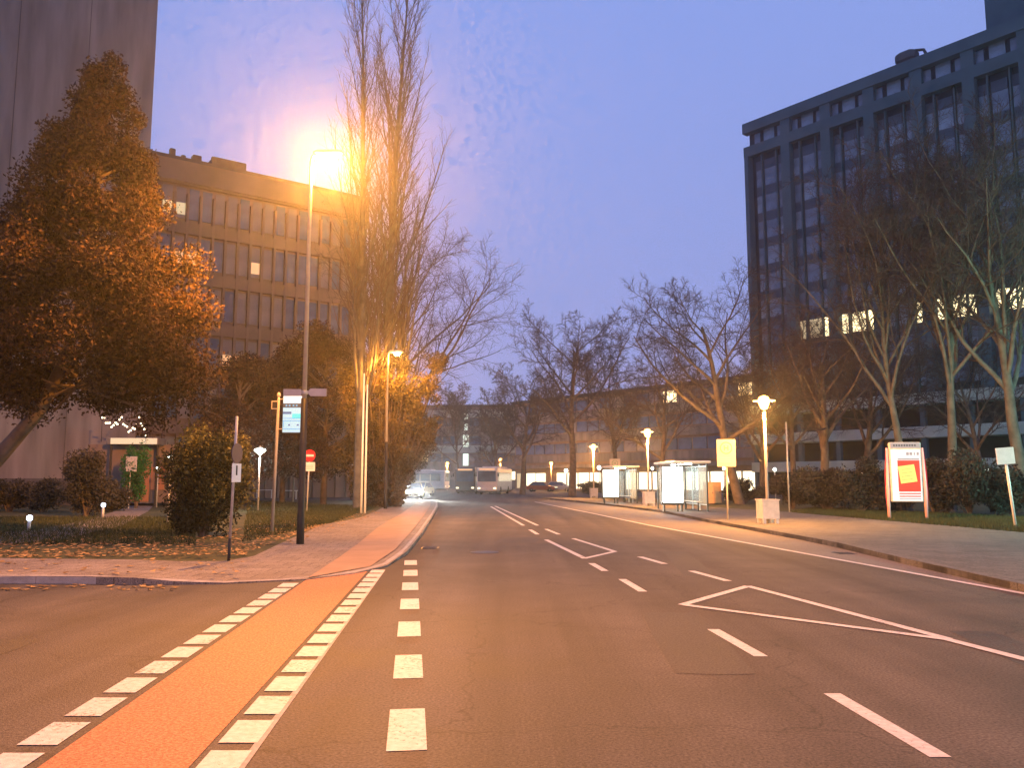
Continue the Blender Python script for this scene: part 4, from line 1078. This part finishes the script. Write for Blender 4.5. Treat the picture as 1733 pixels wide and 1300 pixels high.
# ---- mushroom street lamps on the right, with box round the foot
def mushroom(label, base, H=4.45, power=8500):
    T_ = thing('mushroom_lamp', label, 'street lamp', base, 0, 'mushroom street lamps by the bus stops')
    MB().tube([(0, 0, -.2), (0, 0, H - .22)], [.062, .045], 10).build('post', M['pole_lamp'], T_, True)
    MB().lathe([(.04, -.26), (.13, -.2), (.20, -.02), (.21, .06)], (0, 0, H), 16).build('bowl', M['sodium_low'], T_, True)
    MB().lathe([(.22, .06), (.40, .05), (.41, .075), (.2, .12)], (0, 0, H), 18).build('brim', M['sodium_low'] if False else M['white'], T_, True)
    MB().lathe([(.2, .121), (.17, .2), (.06, .25), (.01, .26)], (0, 0, H), 14).build('top_glass', M['sodium_low'], T_, True)
    point_light('lamp_light', (0, 0, H - .36), power, (1.0, .40, .08), T_, .1, False)
    return T_
def bin_box(label, base):
    T_ = thing('litter_bin', label, 'litter bin', base, R(6), 'pale boxes at the lamp feet')
    w = .62
    for sx, sy, a, b_ in ((0, -w / 2 + .02, w, .04), (0, w / 2 - .02, w, .04), (-w / 2 + .02, 0, .04, w - .085), (w / 2 - .02, 0, .04, w - .085)):
        MB().box((sx, sy, .50), (a, b_, .66)).build('panel', M['binbox'], T_)
    for sx in (-.24, .24):
        for sy in (-.24, .24): MB().box((sx, sy, .08), (.1, .1, .17)).build('foot', M['binbox'], T_)
    for sy in (-.29, .29): MB().box((0, sy, .855), (.68, .07, .045)).build('rim', M['binbox'], T_)
    for sx in (-.30, .30): MB().box((sx, 0, .855), (.07, .505, .045)).build('rim', M['binbox'], T_)
    return T_
spots = [(1300, 886, 'nearest mushroom lamp with bright orange head'), (1098, 857, 'middle mushroom lamp left of the nearer bus shelter'), (1005, 843.5, 'third mushroom lamp left of the farther bus shelter')]
for k, (px, py, lab) in enumerate(spots):
    b_ = G(px, py, .12); mushroom(lab, (b_.x, b_.y, .12))
    bin_box(['pale box round the foot of the nearest mushroom lamp', 'pale box round the foot of the middle mushroom lamp', 'pale box round the foot of the third mushroom lamp'][k], (b_.x, b_.y, .12))
b_ = P(933, 813, 128); mushroom('farthest small mushroom lamp before the lit shops', (b_.x, b_.y, .05), 4.2, 5000)
b_ = P(847, 813, 125); mushroom('distant mushroom lamp glowing above the white coach', (b_.x, b_.y, .05), 4.6, 4000)
b_ = P(757, 813, 140); mushroom('distant mushroom lamp above the long white bus', (b_.x, b_.y, .05), 4.4, 3000)
for k, (px, py, Y, lab) in enumerate([(1225, 793, 66, 'small white park lamp left of the bus stop sign'), (1311, 795, 60, 'white park lamp just right of the nearest lamp post'), (1459, 800, 55, 'white park lamp left of the red poster stand'), (1669, 795, 52, 'white park lamp seen left of the white sign'), (1402, 798, 70, 'tiny white park lamp right of the thin pole'), (1014, 792, 110, 'small white park lamp by the third mushroom lamp'), (958, 797, 118, 'small white park lamp before the lit shops'), (1104, 793, 72, 'small white park lamp right of the middle mushroom lamp')]):
    park_lamp(lab, px, py, Y, 'globe', .13 if Y < 80 else .28, 0)
# assumed greenish mercury lamp, unseen right of the frame, lights sign and trunks
ml_ = thing('assumed_mast_lamp', 'assumed greenish white mast lamp out of view at the far right', 'street lamp', (25.8, 25.5, .1))
MB().tube([(0, 0, -.2), (0, 0, 5.9)], [.08, .05], 10).build('post', M['pole_grey'], ml_, True)
MB().lathe([(.05, -.2), (.22, -.05), (.26, .1), (.1, .3)], (0, 0, 6.0), 14).build('lantern', M['globe'], ml_, True)
point_light('lamp_light', (0, 0, 5.62), 14000, (.40, 1.0, .70), ml_, .15, False)

# ---- bus stop signs
def stop_sign(label, base, H, w=.74, h=1.08):
    T_ = thing('bus_stop_sign', label, 'sign', base, R(-4), 'bus stop signs')
    MB().tube([(0, 0, -.2), (0, 0, H)], .035, 10).build('post', M['pole_lamp'], T_, True)
    MB().box((0, -.045, H - h / 2), (w, .03, h), bev=.012).build('plate', M['yellow'], T_)
    zc = H - .34; ring = MB()
    N = 28
    for k in range(N):
        a0, a1 = 6.2832 * k / N, 6.2832 * (k + 1) / N
        ring.add([(math.cos(a) * r_, -.064, zc + math.sin(a) * r_) for a, r_ in ((a0, .20), (a0, .245), (a1, .245), (a1, .20))], [(0, 1, 2, 3)])
    ring.build('ring', M['green_ring'], T_)
    MB().box((-.07, -.064, zc), (.04, .006, .2)).box((.07, -.064, zc), (.04, .006, .2)).box((0, -.064, zc), (.1, .006, .04)).build('letter', M['green_ring'], T_)
    for z in (.72, .80, .88): MB().box((-.05, -.0635, H - z), (.44, .006, .025)).build('print_line', M['sign_back'], T_)
    return T_
b_ = G(1232, 881, .12); stop_sign('large yellowish bus stop sign beside the nearest mushroom lamp', (b_.x, b_.y, .12), P(1232, 744, b_.y).z - .12)
b_ = P(1041, 813, 66); stop_sign('far bus stop sign above the farther bus shelter', (b_.x, b_.y, .12), 3.25, .85, .9)
b_ = P(1334, 813, 42); T_ = thing('thin_pole', 'thin bare pole right of the nearest mushroom lamp', 'pole', (b_.x, b_.y, .1))
MB().tube([(0, 0, -.2), (0, 0, 4.5)], .04, 8).build('pole', M['pole_grey'], T_, True); MB().lathe([(.045, 0), (.01, .06)], (0, 0, 4.5), 8).build('cap', M['pole_grey'], T_)

# ---- bus shelters
def shelter(label, corner, rz):
    """origin: near street-side corner; local +y runs away along the road, local +x away from the road"""
    T_ = thing('bus_shelter', label, 'bus shelter', corner, rz, 'bus shelters by the bus bay')
    D, L, H = 1.55, 4.0, 2.42
    for (x, y) in ((0, 0), (D, 0), (D, L), (0, L)): MB().box((x, y, H / 2), (.08, .08, H)).build('post', M['frame_dark'], T_)
    MB().box((D / 2, L / 2, H + .07), (D + .35, L + .4, .14), bev=.04).build('roof', M['frame_light'], T_)
    MB().box((D / 2, L / 2, H - .02), (.16, L - .6, .035)).build('tube_light', M['tube'], T_)
    # rear glass wall in three bays
    for k in range(3):
        y0 = .06 + k * (L - .1) / 3; y1 = y0 + (L - .1) / 3 - .06
        MB().box((D, (y0 + y1) / 2, 1.30), (.012, y1 - y0, 1.9)).build('glass_pane', M['glass'], T_)
        if k: MB().box((D, y0 - .03, H / 2), (.06, .05, H - .02)).build('mullion', M['frame_light'], T_)
    for z in (.32, 2.28): MB().box((D, L / 2, z), (.055, L - .1, .05)).build('rail', M['frame_light'], T_)
    # far end glass, near end glass
    for y in (0, L): MB().box((D * .5 if y else D * .84, y, 1.30), (D - .12 if y else .40, .012, 1.9)).build('glass_pane', M['glass'], T_)
    # lit advert case across the near end, on the street side
    ac = MB().box((.12 - .5 + .12, -.02, 1.32), (1.16, .22, 1.98), bev=.03).build('advert_case', M['frame_dark'], T_)
    for y in (-.137, .097): MB().box((-.26, y, 1.35), (1.04, .008, 1.78)).build('advert_panel', M['adlight'], ac)
    for x in (-.7, .2): MB().box((x, -.02, .17), (.08, .16, .34)).build('advert_leg', M['frame_dark'], T_)
    MB().box((D - .32, L / 2, .46), (.36, L - .8, .05), bev=.015).build('bench_seat', M['frame_light'], T_)
    for y in (.8, L - .8): MB().box((D - .25, y, .22), (.06, .06, .44)).build('bench_leg', M['frame_dark'], T_)
    return T_
c1 = G(1147, 866, .12); shelter('nearer glass bus shelter with bright white advert panel', (c1.x, c1.y, .12), R(4))
c2 = G(1040, 852.5, .12); shelter('farther glass bus shelter with bright white advert panel', (c2.x, c2.y, .12), R(4))
# tan cabinets beside the nearer shelter
for px, Y, w, lab in ((1199, 55, .62, 'left tan cabinet right of the nearer bus shelter'), (1212, 56.5, .55, 'right tan cabinet beside the nearer bus shelter')):
    b_ = P(px, 813, Y); T_ = thing('tan_cabinet', lab, 'cabinet', (b_.x, b_.y, .12), 0, 'tan cabinets by the bus shelter')
    MB().box((0, 0, .72), (w, .45, 1.36), bev=.02).build('body', M['tan'], T_)
    MB().box((0, 0, 1.43), (w + .06, .5, .05), bev=.015).build('lid', M['tan'], T_)
    MB().box((0, -.232, .72), (w - .1, .012, 1.2)).build('door', M['tan'], T_); MB().box((w * .3, -.25, .75), (.03, .02, .12)).build('handle', M['frame_dark'], T_)
    MB().box((0, 0, .03), (w - .04, .4, .06)).build('plinth', M['frame_dark'], T_)

# ---- lit poster stand
pl_, pr_ = G(1508, 880, .1), G(1566, 880, .1)
pc = (pl_ + pr_) / 2; PW = (pr_ - pl_).length
PS = thing('poster_stand', 'lit poster stand with red edged posts and a yellow note on red', 'advert stand', (pc.x, pc.y, .10), R(-10))
kx = pc.y / 1402
for sx in (-1, 1):
    x = sx * PW / 2
    MB().tube([(x * 1.02, 0, -.1), (x * 1.03, 0, 1.2), (x * .97, 0, 2.9)], [.06, .075, .05], 10).build('post', M['pink_post'], PS, True)
    MB().prism([(0, 0), (1, 0), (1, 1), (0, 1)], 0, 1)
    fin_ = MB().add([(x * 1.09, -.02, .15), (x * 1.17, -.02, 1.0), (x * 1.16, -.02, 1.9), (x * 1.05, -.02, 2.8), (x * 1.09, .03, .15), (x * 1.17, .03, 1.0), (x * 1.16, .03, 1.9), (x * 1.05, .03, 2.8)], [(0, 1, 2, 3), (7, 6, 5, 4), (0, 4, 5, 1), (1, 5, 6, 2), (2, 6, 7, 3), (3, 7, 4, 0)])
    fin_.build('red_edge_light', M['red_glow'], PS)
pw, ph, pz = PW * .84, 2.42, 1.92
MB().box((0, 0, pz), (pw + .06, .18, ph), bev=.03).build('casing', M['binbox'], PS)
MB().box((0, -.094, pz - .13), (pw - .04, .012, ph - .34)).build('poster', M['poster_white'], PS)
MB().box((0, -.094, pz + ph / 2 - .13), (pw - .04, .012, .22)).build('header', M['poster_grey'], PS)
pp = lambda x, z, w, h, m, nm, d=0.0, tilt=0: MB().box((x, -.106 - d, pz + z), (w, .008, h), m=Matrix.Rotation(R(tilt), 3, 'Y') if tilt else None).build(nm, M[m], PS)
for k in range(9): pp(-.42 + k * .1, ph / 2 - .13, .06, .07, 'poster_line' if False else 'box_grey', 'header_letter')
for k, w in enumerate((.10, .10, .04, .08)): pp(.08 + k * .13, .74, w, .12, 'poster_grey', 'letter')
pp(.10, -.16, pw * .72, 1.26, 'poster_red', 'red_field')
pp(.10, .52, pw * .70, .06, 'poster_grey', 'print_line')
pp(.04, -.08, pw * .54, .70, 'poster_yellow', 'yellow_note', .008, -8)
for k in range(4): pp(.02, .12 - k * .14, pw * .36, .035, 'poster_line', 'note_line', .017, -8)
for z in (-.87, -.98): pp(.10, z, pw * .7, .045, 'poster_red', 'print_line')
pp(.10, -1.08, pw * .7, .03, 'poster_grey', 'print_line')
# ---- white sign at the right
b_ = G(1720, 894, .1); T_ = thing('white_sign', 'blank white sign on a leaning white post at the right', 'sign', (b_.x, b_.y, .1))
tz = P(1712, 786, b_.y).z - .1
MB().tube([(0, 0, -.2), (-.22, 0, tz + .3)], .045, 10).build('post', M['white'], T_, True)
MB().box((-.24, -.06, tz + .28), (.62, .025, .56), m=Matrix.Rotation(R(-4), 3, 'Y'), bev=.012).build('board', M['white'], T_)

# ================================================================== VEHICLES
def wheel(parent, loc, r_=.32, w=.2, axis='x'):
    ty = MB().lathe([(r_ * .62, -w / 2), (r_ * .95, -w / 2), (r_, -w / 2 + .03), (r_, w / 2 - .03), (r_ * .95, w / 2), (r_ * .62, w / 2)], (0, 0, 0), 18)
    ri = MB().lathe([(r_ * .1, -w / 2 - .004), (r_ * .61, -w / 2 + .02), (r_ * .61, w / 2 - .02), (r_ * .1, w / 2 + .004)], (0, 0, 0), 14)
    for q_ in (ty, ri): q_.v = [(z + loc[0], y + loc[1], x + loc[2]) for x, y, z in q_.v]
    o = ty.build('wheel', M['black'], parent, True); ri.build('rim', M['chrome'], o, True); return o
def car(name, label, loc, rz, paint, lens='dim_lens', group=None, power=0):
    """front towards local -y"""
    T_ = thing(name, label, 'car', loc, rz, group)
    W = 1.74
    body = [(-2.1, .32), (-2.15, .55), (-2.05, .74), (-1.1, .90), (1.55, .94), (2.12, .88), (2.18, .6), (2.12, .32)]
    b_ = MB(); n_ = len(body); vs_ = []
    for x, sc_ in ((-W / 2, .96), (-W / 2 + .05, 1.0), (W / 2 - .05, 1.0), (W / 2, .96)): vs_ += [(x, y * (sc_ if abs(x) > W / 2 - .02 else 1), .63 + (z - .63) * sc_) for y, z in body]
    fs_ = [tuple(range(n_))] + [(k * n_ + i, k * n_ + (i + 1) % n_, (k + 1) * n_ + (i + 1) % n_, (k + 1) * n_ + i) for k in range(3) for i in range(n_)] + [tuple(range(4 * n_ - 1, 3 * n_ - 1, -1))]
    b_.add(vs_, fs_).build('body', M[paint], T_)
    lo_ = [(-1.05, .90), (1.75, .93)]; hi_ = [(-.30, 1.42), (1.15, 1.44)]
    xs_, xt_ = W / 2 - .07, W / 2 - .24
    cv = [(-xs_, -1.05, .89), (xs_, -1.05, .89), (xs_, 1.75, .92), (-xs_, 1.75, .92), (-xt_, -.30, 1.43), (xt_, -.30, 1.43), (xt_, 1.15, 1.45), (-xt_, 1.15, 1.45)]
    MB().add(cv, [(0, 1, 5, 4), (1, 2, 6, 5), (2, 3, 7, 6), (3, 0, 4, 7), (4, 5, 6, 7)]).build('cabin', M['glass_dark'], T_)
    MB().box((0, .42, 1.452), (2 * xt_ + .06, 1.5, .04), bev=.015).build('roof', M[paint], T_)
    for sx in (-1, 1):
        MB().tube([(sx * xs_, -1.07, .90), (sx * (xt_ + .01), -.31, 1.44)], .035, 6).build('pillar', M[paint], T_)
        MB().tube([(sx * xs_, 1.77, .93), (sx * (xt_ + .01), 1.16, 1.45)], .04, 6).build('pillar', M[paint], T_)
        MB().box((sx * .62, -2.1, .66), (.34, .12, .16), bev=.04).build('headlight', M[lens], T_)
        MB().box((sx * .95, -.85, .98), (.16, .1, .12), bev=.03).build('mirror', M[paint], T_)
        for y in (-1.35, 1.38): wheel(T_, (sx * (W / 2 - .1), y, .32))
    MB().box((0, -2.15, .42), (1.5, .1, .14), bev=.03).build('bumper', M['black'], T_)
    MB().box((0, -2.165, .56), (.52, .02, .11)).build('number_plate', M['white'], T_)
    if power:
        for sx in (-.62, .62):
            ld = bpy.data.lights.new('headlight_light', 'SPOT'); ld.energy = power; ld.color = (1, .95, .82); ld.spot_size = R(60); ld.spot_blend = .8; ld.shadow_soft_size = .07
            o = bpy.data.objects.new('headlight_light', ld); COL.objects.link(o); o.parent = T_; o.location = (sx, -2.2, .66); o.rotation_euler = (R(-88), 0, 0)
    return T_
b_ = P(700, 813, 76); car('car', 'car with dazzling headlights at the end of the left pavement', (b_.x, b_.y, 0), R(8), 'car_pale', 'headlight', power=8000)
b_ = P(712, 813, 88); car('car', 'pale car waiting behind the dazzling one', (b_.x, b_.y, 0), R(-12), 'car_pale', 'dim_lens')
b_ = P(917, 813, 122); car('car', 'reddish parked car in front of the lit shops', (b_.x, b_.y, 0), R(75), 'car_red', 'dim_lens')
b_ = P(946, 813, 124); car('car', 'silver parked car in front of the lit shops', (b_.x, b_.y, 0), R(75), 'car_silver', 'dim_lens')
def bus(label, loc, rz, paint, L=11.5, H=3.15, lit=False):
    """front towards local -y"""
    T_ = thing('bus', label, 'bus', loc, rz, 'buses at the end of the road'); W = 2.5
    MB().box((0, L / 2, H / 2 + .2), (W, L, H - .35), bev=.14).build('body', M[paint], T_)
    MB().box((0, L / 2, H + .12), (W - .5, L * .6, .16), bev=.06).build('roof_unit', M[paint], T_)
    MB().box((0, -.012, 2.15), (W - .35, .05, 1.25), bev=.02).build('windscreen', M['glass_dark'], T_)
    MB().box((0, -.02, 2.98), (W - .7, .05, .2)).build('destination_display', M['lit_orange'] if not lit else M['shop'], T_)
    for sx in (-1, 1):
        n_ = 6; wl_ = (L - 1.2) / n_
        for k in range(n_): MB().box((sx * (W / 2 + .003), .7 + wl_ * (k + .5), 2.1), (.03, wl_ - .1, 1.05)).build('window', M['glass_dark'], T_)
        MB().box((sx * .95, -.02, .75), (.34, .06, .18), bev=.02).build('headlight', M['dim_lens'], T_)
        MB().tube([(sx * 1.2, 0, 2.6), (sx * 1.42, -.25, 2.5)], .025, 5).build('mirror_arm', M['black'], T_)
        MB().box((sx * 1.42, -.27, 2.3), (.16, .1, .36), bev=.03).build('mirror', M['black'], T_)
        for y in (2.4, L - 3.0): wheel(T_, (sx * (W / 2 - .13), y, .48), .48, .28)
    MB().box((0, L / 2, .32), (W - .1, L - .2, .16)).build('skirt', M['black'], T_)
    return T_
b_ = P(824, 813, 98); bus('parked white coach facing the viewer at the road end', (b_.x, b_.y, 0), R(-9), 'bus_white', 11)
b_ = P(787, 813, 103); bus('dark bus standing left of the white coach', (b_.x, b_.y, 0), R(-4), 'bus_dark', 11)
b_ = P(757, 813, 128); bus('long white bus seen from the side behind the cars', (b_.x, b_.y, 0), R(78), 'bus_white', 11, lit=True)

# ================================================================== HAZE, added to give the lamps their lens halo
hz = MB().box((0, 130, 31), (380, 460, 66)).build('haze', None)
hm = bpy.data.materials.new('bloom_haze'); hm.use_nodes = True
hn, hl = hm.node_tree.nodes, hm.node_tree.links
hn.remove(hn['Principled BSDF'])
pv = hn.new('ShaderNodeVolumePrincipled'); pv.inputs['Density'].default_value = .00068; pv.inputs['Color'].default_value = (.80, .90, 1.0, 1); pv.inputs['Anisotropy'].default_value = .82
hl.new(pv.outputs[0], hn['Material Output'].inputs['Volume'])
hz.data.materials.append(hm)
tag(hz, 'thin added haze standing in for lens bloom round the lamps', kind='stuff')
